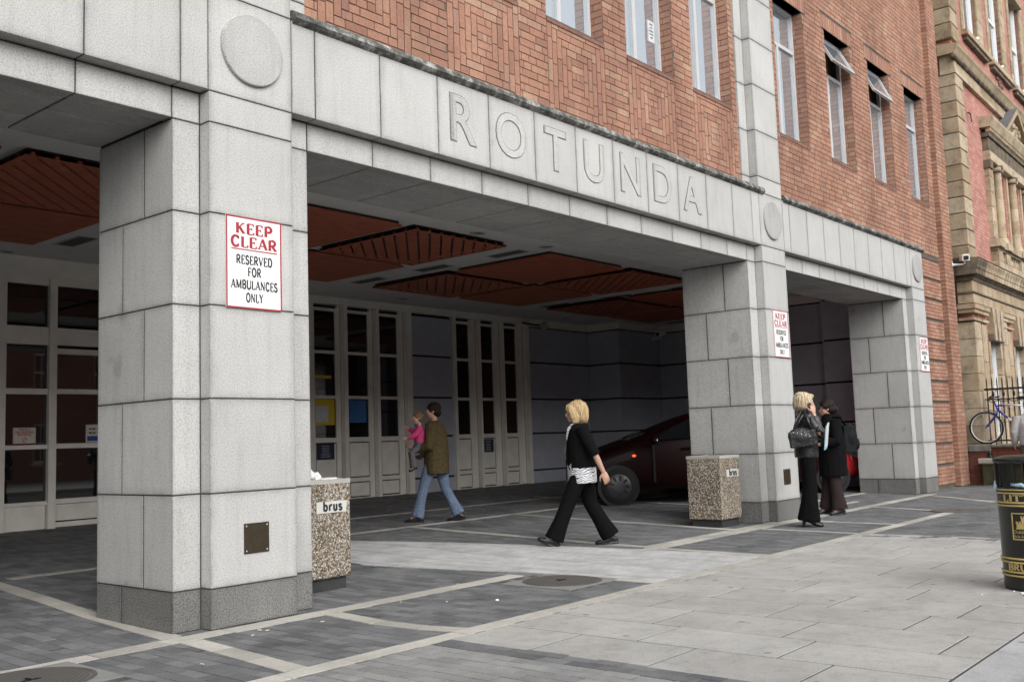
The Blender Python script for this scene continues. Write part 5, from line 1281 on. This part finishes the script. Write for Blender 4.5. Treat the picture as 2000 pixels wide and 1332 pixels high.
def head(mb, c, fwd, s=1.0, up=(0,0,1)):
    """c = centre of the skull; x forward, y left, z up"""
    M = basis(fwd, up); T = lambda x, y, z: V3(c)+M @ Vector((x*s, y*s, z*s))
    mb.ell(T(-.012,0,.025), (.096*s,.076*s,.092*s), M, 16, 12)
    mb.ell(T(.03,0,-.035), (.060*s,.060*s,.080*s), M, 14, 10)
    mb.ell(T(.052,0,-.088), (.030*s,.030*s,.022*s), M, 10, 8)
    mb.ell(T(.062,0,.02), (.028*s,.052*s,.020*s), M, 10, 8)
    mb.tube([T(.082,0,.012), T(.098,0,-.018), T(.105,0,-.032)], [.009*s,.012*s,.013*s], 8); mb.ell(T(.094,0,-.036), (.013*s,.017*s,.010*s), M, 8, 6)
    mb.ell(T(.084,0,-.060), (.013*s,.026*s,.006*s), M, 8, 6); mb.ell(T(.081,0,-.071), (.013*s,.022*s,.007*s), M, 8, 6)
    for y in (.07,-.07): mb.ell(T(-.008,y*1.05,-.012), (.016*s,.007*s,.028*s), M, 8, 6); mb.ell(T(.055,y*.55,-.03), (.025*s,.022*s,.024*s), M, 8, 6)
    return T, M
def face(T, M, s, parent, brow, lips=True):
    e = MB(); i = MB()
    for y in (.031,-.031): e.ell(T(.078,y,.002), (.011*s,.015*s,.009*s), M, 10, 8); i.ell(T(.0855,y,.002), (.005*s,.0065*s,.0065*s), M, 8, 6)
    e.obj('eyes', WHITE, parent, True); i.obj('pupils', BLACKP, parent, True)
    b_ = MB()
    for y in (.033,-.033): b_.tube([T(.084,y*.45,.026), T(.086,y,.031), T(.078,y*1.55,.026)], [.003*s,.0045*s,.002*s], 6)
    b_.obj('eyebrows', brow, parent, True)
    if lips: MB().ell(T(.090,0,-.064), (.008*s,.023*s,.008*s), M, 10, 6).obj('lips', bpy.data.materials.get('lip_colour') or mk('lip_colour', (.38,.12,.11), .45, .05), parent, True)
def hand(mb, w_, d, n, thumb, curl=.35, s=1.0):
    """w_ wrist, d pointing along the hand, n palm normal, thumb = +1/-1 side along d x n"""
    d = V3(d).normalized(); n = (V3(n)-d*V3(n).dot(d)).normalized(); t = d.cross(n)*thumb; w_ = V3(w_)
    M = Matrix((d, t, n)).transposed()
    mb.ell(w_+d*.046*s, (.056*s,.040*s,.016*s), M, 12, 8); mb.ell(w_+d*.006*s, (.03*s,.026*s,.018*s), M, 10, 8)
    for k, (off, L_) in enumerate(((.030,.068),(.010,.078),(-.011,.072),(-.030,.056))):
        b_ = w_+d*.088*s+t*off*s; c1 = curl*(1+.12*k)
        d1 = d*math.cos(c1)+n*math.sin(c1); d2 = d*math.cos(c1*2.1)+n*math.sin(c1*2.1); d3 = d*math.cos(c1*2.8)+n*math.sin(c1*2.8)
        p1 = b_+d1*L_*.45*s; p2 = p1+d2*L_*.33*s; p3 = p2+d3*L_*.24*s
        mb.tube([b_-d*.03*s, b_, p1, p2, p3], [.0095*s,.0098*s,.0092*s,.0084*s,.0068*s], 8)
    b_ = w_+d*.022*s+t*.026*s; p1 = b_+(d*.6+t*.75+n*.25).normalized()*.036*s; p2 = p1+(d*.85+t*.35+n*.45).normalized()*.032*s; p3 = p2+(d+t*.1+n*.45).normalized()*.02*s
    mb.tube([b_-t*.012*s, b_, p1, p2, p3], [.012*s,.0125*s,.0108*s,.0095*s,.0075*s], 8)
def shoe(mb, ank, toe_dir, up=(0,0,1), L_=.26, s=1.0, heel=0.0, boot=False):
    f = V3(toe_dir).normalized(); l_ = V3(up).cross(f).normalized(); u = f.cross(l_); a = V3(ank)
    B_ = lambda x, z: a+f*x*s+u*z*s
    mb.tube([B_(-.085,-.055+heel), B_(-.05,-.045+heel), B_(.02,-.045+heel*.8), B_(.09,-.062+heel*.15), B_(.15,-.068), B_(.178,-.07)], [(.018*s,.018*s),(.034*s,.040*s),(.036*s,.048*s),(.040*s,.034*s),(.034*s,.026*s),(.012*s,.012*s)], 12, l_)
    mb.tube([B_(-.02,-.04+heel), B_(-.015,.03)], [.042*s,.036*s], 10)
    if heel: mb.tube([B_(-.07,-.09+heel*.4), B_(-.066,-.096)], [.022*s,.014*s], 8); mb.tube([B_(-.062,-.055+heel), B_(-.066,-.096)], [.026*s,.014*s], 8)
    else: mb.tube([B_(-.09,-.085), B_(.0,-.087), B_(.1,-.089), B_(.17,-.086)], [(.03*s,.010*s),(.036*s,.010*s),(.038*s,.010*s),(.02*s,.008*s)], 10, l_)
def figure(name, loc, rz, lab, P, grp=None):
    """P: joints in metres.  returns the person object (one continuous skin body)"""
    mb = MB(); s = P.get('s', 1)
    T, M = head(mb, P['head'], P['look'], P.get('hs', 1.0), P.get('hup', (0,0,1)))
    lat = P.get('lat', (0,1,0)); pel, che, nk = V3(P['pelvis']), V3(P['chest']), V3(P['neck'])
    mb.tube([nk+Vector((0,0,-.06)), nk, V3(P['head'])+Vector((-.012,0,-.05))], [.062*s,.052*s,.052*s], 12)
    mb.tube([pel+Vector((0,0,-.06)), pel, pel.lerp(che,.45), che, che.lerp(nk,.65), nk], [(.13*s,.09*s),(.15*s,.10*s),(.125*s,.09*s),(.14*s,.095*s),(.135*s,.065*s),(.055*s,.05*s)], 14, lat)
    for sd_ in 'LR':
        sh, el, wr = [V3(q) for q in P['arm'+sd_]]
        mb.tube([che.lerp(nk,.5).lerp(sh,.5), sh, sh.lerp(el,.5), el, el.lerp(wr,.4), wr], [.038*s,.038*s,.038*s,.035*s,.035*s,.025*s], 10)
        h_ = P.get('hand'+sd_)
        if h_: hand(mb, wr, h_[0], h_[1], h_[2], h_[3], s)
        hp, kn, an = [V3(q) for q in P['leg'+sd_][:3]]
        mb.tube([hp+Vector((0,0,.05)), hp, hp.lerp(kn,.5), kn, kn.lerp(an,.35), an, an+V3(P['leg'+sd_][3]).normalized()*.1*s+Vector((0,0,-.05*s))], [.07*s,.078*s,.066*s,.05*s,.05*s,.034*s,.03*s], 10)
    ob = soft(mb, name, P.get('skin', SKIN), None, .0065*max(s,.7), 3, .45); ob.location = loc; ob.rotation_euler = (0, 0, rz)
    tag(ob, lab, 'person', grp); ob['pose'] = 'built'
    face(T, M, P.get('hs', 1.0), ob, P.get('brow', DARKH))
    return ob, T, M
def trousers(P, mat_, par, flare=(.085,.075,.085,.10), s=1.0, waist=.06):
    mb = MB(); pel = V3(P['pelvis']); lat = P.get('lat', (0,1,0))
    mb.tube([pel+Vector((0,0,waist)), pel, pel+Vector((0,0,-.07))], [(.155*s,.115*s),(.175*s,.13*s),(.165*s,.12*s)], 14, lat)
    for sd_ in 'LR':
        hp, kn, an, td = [V3(q) for q in P['leg'+sd_][:4]]
        f = td.normalized()
        mb.tube([hp+Vector((0,0,.06)), hp+Vector((0,0,-.02)), hp.lerp(kn,.55), kn, kn.lerp(an,.5), an+(an-kn).normalized()*.015], [.09*s,.10*s,flare[0]*s,flare[1]*s,(flare[2]*s*1.0,flare[2]*s),(flare[3]*s*1.15,flare[3]*s*.85)], 12, (1,0,0))
        # creases behind the knee and above the hem
    return soft(mb, 'trousers', mat_, par, .010, 4)
def sleeve(mb, arm, r, upto=1.0, cuff=None):
    sh, el, wr = [V3(q) for q in arm]
    e = el.lerp(wr, upto)
    mb.tube([sh+Vector((0,0,.015)), sh.lerp(el,.3), sh.lerp(el,.75), el, el.lerp(e,.5), e], [r*1.12,r*1.08,r*.98,r*.95,r*.9,(cuff or r*.85)], 12)
def torso(mb, P, z0, w0, d0, s=1.0, wch=.195, dch=.135, dx=0, nkr=.07, top=.9, belly=0):
    pel, che, nk = V3(P['pelvis']), V3(P['chest']), V3(P['neck']); lat = P.get('lat', (0,1,0)); X = Vector((dx,0,0))
    low = Vector((pel.x, pel.y, z0))
    mb.tube([low+X, pel.lerp(che,.15)+X if pel.z > z0 else low.lerp(che,.3)+X, pel.lerp(che,.5)+X+Vector((belly,0,0)), che+X, che.lerp(nk,.55)+X*.6, che.lerp(nk,.85)+X*.3, nk+Vector((0,0,.0))], [(w0*s,d0*s),(w0*s*.98,d0*s),(w0*.94*s,(d0+belly)*s),(wch*s,dch*s),(wch*.96*s,dch*.78*s),(wch*.62*s,dch*.62*s),(nkr*s,nkr*s)], 16, lat)

# 1 ---- the walking woman ---------------------------------------------------
def ang(vx, vy): return math.atan2(vy, vx)
P = dict(head=(.045,0,1.512), look=(1,0,-.06), pelvis=(-.02,0,.90), chest=(.005,0,1.20), neck=(.015,0,1.385), lat=(0,1,0),
  armL=((-.02,.185,1.325),(-.15,.255,1.06),(-.245,.22,.84)), armR=((.02,-.185,1.325),(.0,-.26,1.06),(.155,-.14,1.03)),
  handL=((-.35,-.02,-1),(.2,-1,0),-1,.38), handR=((.15,.6,.8),(-.9,.1,.1),1,.5),
  legL=((.0,.09,.86),(.17,.10,.47),(.325,.10,.115),(1,0,.42)), legR=((-.03,-.09,.86),(-.10,-.09,.47),(-.30,-.09,.115),(1,0,-.05)))
wl_ = (9.19, .70)
W1, T, M = figure('person', (wl_[0], wl_[1], gz(wl_[1])-.016), ang(-.60,.80), 'blonde woman in black cardigan striding across the porch entrance', P)
trousers(P, TROUS, W1, (.092,.084,.088,.098))
mb = MB(); torso(mb, P, .715, .205, .165, 1, .17, .13, .008, .07); mb.tube([V3((.01,0,1.33)), V3((.015,0,1.40))], [.095,.068], 14); soft(mb, 'blouse', SWIRL, W1, .010, 3)
mb = MB(); torso(mb, P, .885, .212, .178, 1, .200, .152, -.004, .078); sleeve(mb, P['armL'], .066, .14, .06); sleeve(mb, P['armR'], .064, .2, .06); soft(mb, 'cardigan', KNIT, W1, .010, 4)
mb = MB()
for y in (1, -1): mb.tube([V3((.03,y*.055,1.40)), V3((.11,y*.05,1.32)), V3((.15,y*.03,1.20))], [(.014,.03),(.012,.035),(.006,.012)], 8, (0,1,0))
soft(mb, 'collar', SWIRL, W1, .007, 2)
mb = MB(); Th = lambda x, y, z: T(x, y, z)
mb.ell(T(-.028,0,.045), (.108,.094,.092), M, 18, 12); mb.ell(T(-.065,0,-.035), (.075,.096,.105), M, 16, 10)
for y in (1, -1): mb.tube([T(.03,y*.06,.085), T(.02,y*.087,.02), T(-.005,y*.092,-.06), T(.0,y*.080,-.125)], [(.05,.02),(.055,.025),(.055,.026),(.04,.016)], 10, M @ Vector((1,0,0)))
mb.tube([T(.035,-.05,.095), T(.078,-.01,.075), T(.088,.035,.045), T(.070,.068,.01)], [(.03,.02),(.03,.018),(.028,.014),(.02,.01)], 8)
soft(mb, 'hair', BLOND, W1, .008, 3)
def strands(T, par, mat_, n_, zlo, seed, wob=.004, a0=1.15):
    rr = random.Random(seed); q = MB()
    for i in range(n_):
        a = rr.uniform(a0, 6.283-a0); zl = zlo+rr.uniform(-.018, .012); pts = []
        for t in (0, .18, .4, .65, .85, 1):
            z = .138+(zl-.138)*t; rx, ry = (.116, .101); f = math.sqrt(max(.04, 1-((max(z,.02)-.02)/.125)**2)) if z > .02 else 1-.18*max(0,(-.06-z)/.07)
            pts.append(T(-.035+rx*f*math.cos(a)+rr.uniform(-wob,wob), ry*f*math.sin(a)+rr.uniform(-wob,wob), z))
        q.tube(pts, [.003,.006,.0065,.006,.0045,.0015], 5)
    tag(q.obj('hair_strands', mat_, par, True), kind='stuff')
strands(T, W1, BLOND, 110, -.125, 2)
mb = MB(); shoe(mb, P['legL'][2], (1,0,.42), (-.42,0,1)); soft(mb, 'shoe', SHOE, W1, .007, 2); mb = MB(); shoe(mb, P['legR'][2], (1,0,-.08)); soft(mb, 'shoe', SHOE, W1, .007, 2)
bg = MB(); bg.tube([(.02,-.20,1.30),(.06,-.25,1.1),(.05,-.255,.95)], [(.010,.004)]*3, 6, (1,0,0)); bg.tube([(.05,-.255,.97),(.05,-.26,.92)],[(.012,.006),(.03,.02)],6,(1,0,0)); bg.obox((.05,-.26,.86), (1,0,0), (0,1,0), (0,0,1), .12, .045, .12)
hb_ = soft(bg, 'shoulder_bag', LEATHER, None, .010, 3); hb_.location = W1.location; hb_.rotation_euler = W1.rotation_euler; tag(hb_, 'dark shoulder bag hanging on the far side of the walking woman', 'bag')

# 2 ---- woman on the phone -----------------------------------------------------
P = dict(head=(.02,0,1.565), look=(1,.22,-.05), pelvis=(-.01,0,.97), chest=(-.005,0,1.27), neck=(.0,0,1.445), brow=BLOND2, lat=(0,1,0),
  armL=((.0,.175,1.385),(.06,.21,1.11),(.21,.05,1.15)), armR=((.0,-.18,1.385),(.14,-.215,1.17),(.095,-.12,1.43)),
  handL=((.35,-1,.3),(-1,-.3,.2),-1,.5), handR=((-.05,.28,1),(-.5,1,-.1),1,.55),
  legL=((.0,.085,.92),(.015,.09,.52),(-.02,.10,.094),(1,.15,-.04)), legR=((-.01,-.085,.92),(.0,-.09,.52),(-.035,-.09,.094),(1,-.05,-.04)))
W2, T, M = figure('person', (12.22, -.66, 0), ang(.50,-.87), 'blonde woman in shiny black leather jacket holding a phone to her ear', P)
trousers(P, TROUS, W2, (.095,.088,.105,.125), 1)
mb = MB(); torso(mb, P, .87, .19, .15, 1, .20, .145, 0, .085); sleeve(mb, P['armL'], .070, .92, .055); sleeve(mb, P['armR'], .070, .80, .058); mb.tube([(0,0,1.42),(.0,0,1.475)], [.10,.085], 14); soft(mb, 'leather_jacket', LEATHER, W2, .010, 3)
mb = MB(); rr = random.Random(3)
mb.ell(T(-.028,0,.04), (.112,.098,.095), M, 16, 12); mb.ell(T(-.065,0,-.03), (.08,.098,.085), M, 14, 10)
for i in range(130):
    a, z = rr.uniform(.9, 5.4), rr.uniform(-.085, .12); rad = .10*math.sqrt(max(0, 1-((z-.03)/.125)**2))
    q = rr.uniform(.6,1.1); mb.ell(T(-.03+rad*1.07*math.cos(a), rad*.97*math.sin(a), z), (.022*q,.018*q,.026*q), M, 8, 6)
for y in (1, -1): mb.ell(T(.02,y*.080,.02), (.045,.022,.05), M, 10, 8)
mb.tube([T(.05,-.06,.09), T(.078,0,.085), T(.07,.06,.06)], [.028,.03,.022], 8); soft(mb, 'hair', BLOND2, W2, .008, 2)
strands(T, W2, BLOND2, 90, -.085, 6, .012)
for k in 'LR': mb = MB(); shoe(mb, P['leg'+k][2], P['leg'+k][3], (0,0,1), .26, .98, .06); soft(mb, 'shoe', SHOE, W2, .0065, 1)
ph_ = MB(); c = V3(P['head'])+Vector((.045,-.098,-.055)); ph_.obox(c, (.45,.1,-.9), (0,1,.1), (.9,0,.45), .052, .009, .022)
o_ = ph_.obj('mobile_phone', mk('phone_shell', (.05,.05,.055), .3, .05)); o_.location = W2.location; o_.rotation_euler = W2.rotation_euler; tag(o_, 'small dark mobile phone held to the ear of the blonde woman', 'mobile phone')
hg = MB(); M2 = Matrix.Rotation(.12, 3, 'Y'); hg.ell((-.07,-.255,1.13), (.185,.075,.125), M2, 16, 10); hg.obox((-.07,-.255,1.11), (1,0,.1), (0,1,0), (-.1,0,1), .165, .06, .10)
hbg = soft(hg, 'handbag', LEATHER, None, .010, 3); hbg.location = W2.location; hbg.rotation_euler = W2.rotation_euler; tag(hbg, 'large black leather handbag hanging from the shoulder of the woman on the phone', 'handbag')
st_m = MB()
for dx_ in (-.03, .02): st_m.tube([(-.18,-.255,1.2),(-.10+dx_,-.235,1.36),(-.02+dx_,-.165,1.475),(.02,-.11,1.46)], [(.012,.005)]*4, 6, (1,0,0)); st_m.tube([(.05,-.29,1.2),(.03+dx_,-.27,1.36),(-.0+dx_,-.175,1.47)], [(.012,.005)]*3, 6, (1,0,0))
st_m.obj('strap', LEATHER, hbg, True)
for q in range(5): MB().ell((-.19+q*.05,-.328+.004*abs(q-2),1.19-.012*q), (.008,.006,.008), None, 8, 6).obj('stud', CHROME, hbg, True)

# 3 ---- woman with the rucksack ---------------------------------------------------
P = dict(head=(.03,0,1.535), look=(1,-.25,-.1), pelvis=(-.02,0,.93), chest=(-.01,0,1.235), neck=(.01,0,1.41), brow=DARKH, skin=SKIN2, lat=(0,1,0),
  armL=((-.01,.18,1.345),(.02,.25,1.06),(.24,.14,1.02)), armR=((-.01,-.18,1.345),(.0,-.24,1.06),(.22,-.12,1.03)),
  handL=((1,-.4,.1),(0,-.5,.6),-1,.5), handR=((1,.4,.1),(0,.5,.6),1,.5),
  legL=((.0,.085,.88),(.01,.09,.48),(-.03,.10,.11),(1,.1,-.02)), legR=((-.01,-.085,.88),(.03,-.10,.48),(.05,-.12,.11),(1,-.1,-.02)))
W3, T, M = figure('person', (14.03, -.22, -.013), ang(-.75,.66), 'dark haired woman in long black coat with glasses facing the woman on the phone', P)
trousers(P, BROWNT, W3, (.085,.08,.088,.105))
mb = MB(); torso(mb, P, .56, .225, .19, 1, .205, .155, 0, .095); sleeve(mb, P['armL'], .075, .9, .06); sleeve(mb, P['armR'], .075, .9, .06); mb.tube([(-.01,0,1.38),(-.02,0,1.45)], [.115,.105], 14); mb.ell((-.09,0,1.40), (.09,.13,.07)); soft(mb, 'coat', COAT, W3, .010, 3)
mb = MB(); mb.ell(T(-.025,0,.04), (.108,.092,.092), M, 16, 12); mb.ell(T(-.06,0,-.02), (.075,.088,.075), M, 14, 10); mb.ell(T(-.12,0,-.03), (.045,.045,.05), M, 12, 8)
for y in (1, -1): mb.ell(T(.01,y*.078,.035), (.06,.018,.045), M, 10, 8)
mb.ell(T(.03,0,.075), (.055,.06,.03), M, 10, 8); soft(mb, 'hair', DARKH, W3, .008, 2)
gl = MB()
for y in (.034, -.034):
    ring_ = [T(.1,y+.024*math.cos(t),.002+.017*math.sin(t)) for t in [2*math.pi*k/12 for k in range(13)]]; gl.tube(ring_, .0022, 5, None, False); gl.tube([T(.1,y*1.7,.006), T(.0,y*2.35,.008)], .0022, 5)
gl.obj('glasses', BLACKP, W3, True)
for k in 'LR': mb = MB(); shoe(mb, P['leg'+k][2], P['leg'+k][3]); soft(mb, 'shoe', SHOE, W3, .0065, 1)
rk = MB(); rk.ell((-.27,.0,1.10), (.13,.165,.22), None, 18, 12); rk.obox((-.24,0,1.08), (1,0,0), (0,1,0), (0,0,1), .09, .14, .19); rk.ell((-.37,0,1.01), (.06,.12,.11), None, 14, 10)
RK = soft(rk, 'rucksack', cloth('rucksack_nylon', (.014,.015,.017), .7, .2, .5), None, .010, 4); RK.location = W3.location; RK.rotation_euler = W3.rotation_euler; tag(RK, 'black rucksack on the back of the woman in the long coat', 'rucksack')
sm = MB()
for y in (.11, -.11): sm.tube([(-.2,y,1.27),(-.10,y*1.1,1.41),(.02,y*1.2,1.41),(.115,y*1.25,1.30),(.15,y*1.35,1.12),(.02,y*2.0,.98),(-.16,y*1.2,.94)], [(.024,.006)]*7, 6, (0,1,0))
sm.obj('strap', bpy.data.materials['rucksack_nylon'], RK, True); MB().tube([(-.425,-.09,1.08),(-.44,0,1.07),(-.425,.09,1.08)], .006, 6).obj('piping', PALE, RK, True); MB().tube([(-.25,.1,.90),(-.26,.1,.76),(-.25,.09,.62)], [(.012,.004)]*3, 6).obj('loose_strap', BLACKP, RK, True)
FOLD = mk('pale_blue_folder', (.30,.58,.72), .6, .04)
fd = MB(); fd.obox((.245,-.03,1.12), (.25,1,.1), (.12,-.05,1), (1,-.25,-.1), .11, .15, .006); fo = fd.obj('folder', FOLD); fo.location = W2.location; fo.rotation_euler = W2.rotation_euler; tag(fo, 'pale blue folder held between the two standing women', 'folder')
sh_ = MB(); sh_.obox((.258,-.03,1.15), (.25,1,.1), (.12,-.05,1), (1,-.25,-.1), .10, .15, .002); sh_.obj('paper_sheet', SIGNW, fo)

# 4 ---- man with the child -----------------------------------------------------------
P = dict(head=(.02,.0,1.60), look=(1,.15,-.05), pelvis=(-.02,0,.95), chest=(-.015,0,1.28), neck=(.0,0,1.46), skin=SKIN2, lat=(0,1,0),
  armL=((.0,.215,1.40),(.02,.28,1.10),(.27,.20,1.06)), armR=((.0,-.215,1.40),(.05,-.29,1.12),(.20,-.22,.98)),
  handL=((1,-.5,.2),(0,-.3,1),-1,.5), handR=((.8,.2,-.4),(0,1,0),1,.4),
  legL=((.02,.10,.90),(.16,.10,.50),(.255,.10,.115),(1,.05,-.02)), legR=((-.04,-.10,.90),(-.12,-.10,.49),(-.30,-.10,.125),(1,-.05,-.15)))
ml = (10.35, 4.15)
W4, T, M = figure('person', (ml[0], ml[1], gz(ml[1])-.018), ang(-.55,.84), 'man in olive tweed jacket and blue jeans carrying a toddler in the dim porch', P)
trousers(P, DENIM, W4, (.092,.072,.072,.085), 1.0)
mb = MB(); torso(mb, P, .70, .245, .18, 1, .245, .165, 0, .09); sleeve(mb, P['armL'], .080, .93, .062); sleeve(mb, P['armR'], .080, .93, .062); soft(mb, 'tweed_jacket', OLIVE, W4, .011, 3)
mb = MB(); mb.ell(T(-.025,0,.045), (.106,.088,.088), M, 16, 12); mb.ell(T(-.06,0,-.02), (.068,.082,.075), M, 14, 10)
for y in (1, -1): mb.ell(T(.015,y*.075,.025), (.03,.014,.04), M, 10, 8)
soft(mb, 'hair', DARKH, W4, .008, 2)
for k in 'LR': mb = MB(); shoe(mb, P['leg'+k][2], P['leg'+k][3], (0,0,1), .28, 1.08); soft(mb, 'shoe', SHOE, W4, .0065, 1)
s = .55
Q = dict(s=s, hs=.78, head=(.03,0,.74), look=(1,.2,.0), pelvis=(0,0,.36), chest=(.0,0,.52), neck=(.0,0,.62), skin=SKIN, lat=(0,1,0), brow=BROWNH,
  armL=((.0,.10,.59),(.08,.15,.49),(.19,.13,.45)), armR=((.0,-.10,.59),(.06,-.16,.52),(.15,-.18,.60)), handL=((1,-.2,-.2),(0,-1,0),-1,.4), handR=((1,0,.3),(0,1,0),1,.4),
  legL=((.02,.06,.34),(.13,.10,.24),(.10,.11,.05),(1,0,-.4)), legR=((.02,-.06,.34),(.13,-.10,.24),(.10,-.11,.05),(1,0,-.4)))
fw = Vector((-.55,.84,0)).normalized(); lf = Vector((-fw.y, fw.x, 0))
cl = Vector((ml[0], ml[1], gz(ml[1])))+fw*.17+lf*.20
W5, T, M = figure('person', (cl.x, cl.y, cl.z+.75), ang(-.75,.66), 'toddler in pink top and grey trousers carried on the arm of the man', Q)
trousers(Q, GREYT, W5, (.085,.08,.08,.085), s, .03)
mb = MB(); torso(mb, Q, .33, .19, .16, s, .19, .15, 0, .09); sleeve(mb, Q['armL'], .042, .92, .032); sleeve(mb, Q['armR'], .042, .92, .032); soft(mb, 'pink_top', PINK, W5, .008, 3)
mb = MB(); mb.ell(T(-.02,0,.035), (.083,.069,.072), M, 14, 10); mb.ell(T(-.045,0,-.015), (.055,.064,.06), M, 12, 8); soft(mb, 'hair', BROWNH, W5, .007, 2)
for k in 'LR': mb = MB(); shoe(mb, Q['leg'+k][2], Q['leg'+k][3], (.4,0,1), .13, .5); soft(mb, 'shoe', SHOE, W5, .006, 1)

# 5 ---- person at the edge of the frame --------------------------------------------------
P = dict(head=(.0,0,1.55), look=(1,0,0), pelvis=(-.02,0,.93), chest=(-.01,0,1.22), neck=(.0,0,1.41), lat=(0,1,0), brow=GREYH,
  armL=((.0,.20,1.34),(.0,.275,1.06),(.11,.26,.83)), armR=((.0,-.20,1.34),(-.02,-.27,1.06),(.1,-.25,.83)), handL=((.3,0,-1),(0,-1,0),-1,.4), handR=((.3,0,-1),(0,1,0),1,.4),
  legL=((.0,.09,.88),(.02,.09,.48),(-.02,.09,.11),(1,0,0)), legR=((.0,-.09,.88),(.03,-.09,.48),(.02,-.09,.11),(1,0,0)))
W6, T, M = figure('person', (21.2, -1.22, -.013), ang(.92,.39), 'person in pale grey jacket cut off by the frame beyond the black litter bin', P)
trousers(P, GREYT, W6)
mb = MB(); torso(mb, P, .80, .20, .16, 1, .215, .15, 0, .085); sleeve(mb, P['armL'], .080, .93, .06); sleeve(mb, P['armR'], .080, .93, .06); soft(mb, 'jacket', GREYJ, W6, .010, 3)
mb = MB(); mb.ell(T(-.025,0,.04), (.106,.09,.092), M, 16, 12); mb.ell(T(-.06,0,-.02), (.07,.084,.08), M, 14, 10); soft(mb, 'hair', GREYH, W6, .008, 2)
for k in 'LR': mb = MB(); shoe(mb, P['leg'+k][2], P['leg'+k][3]); soft(mb, 'shoe', SHOE, W6, .0065, 1)
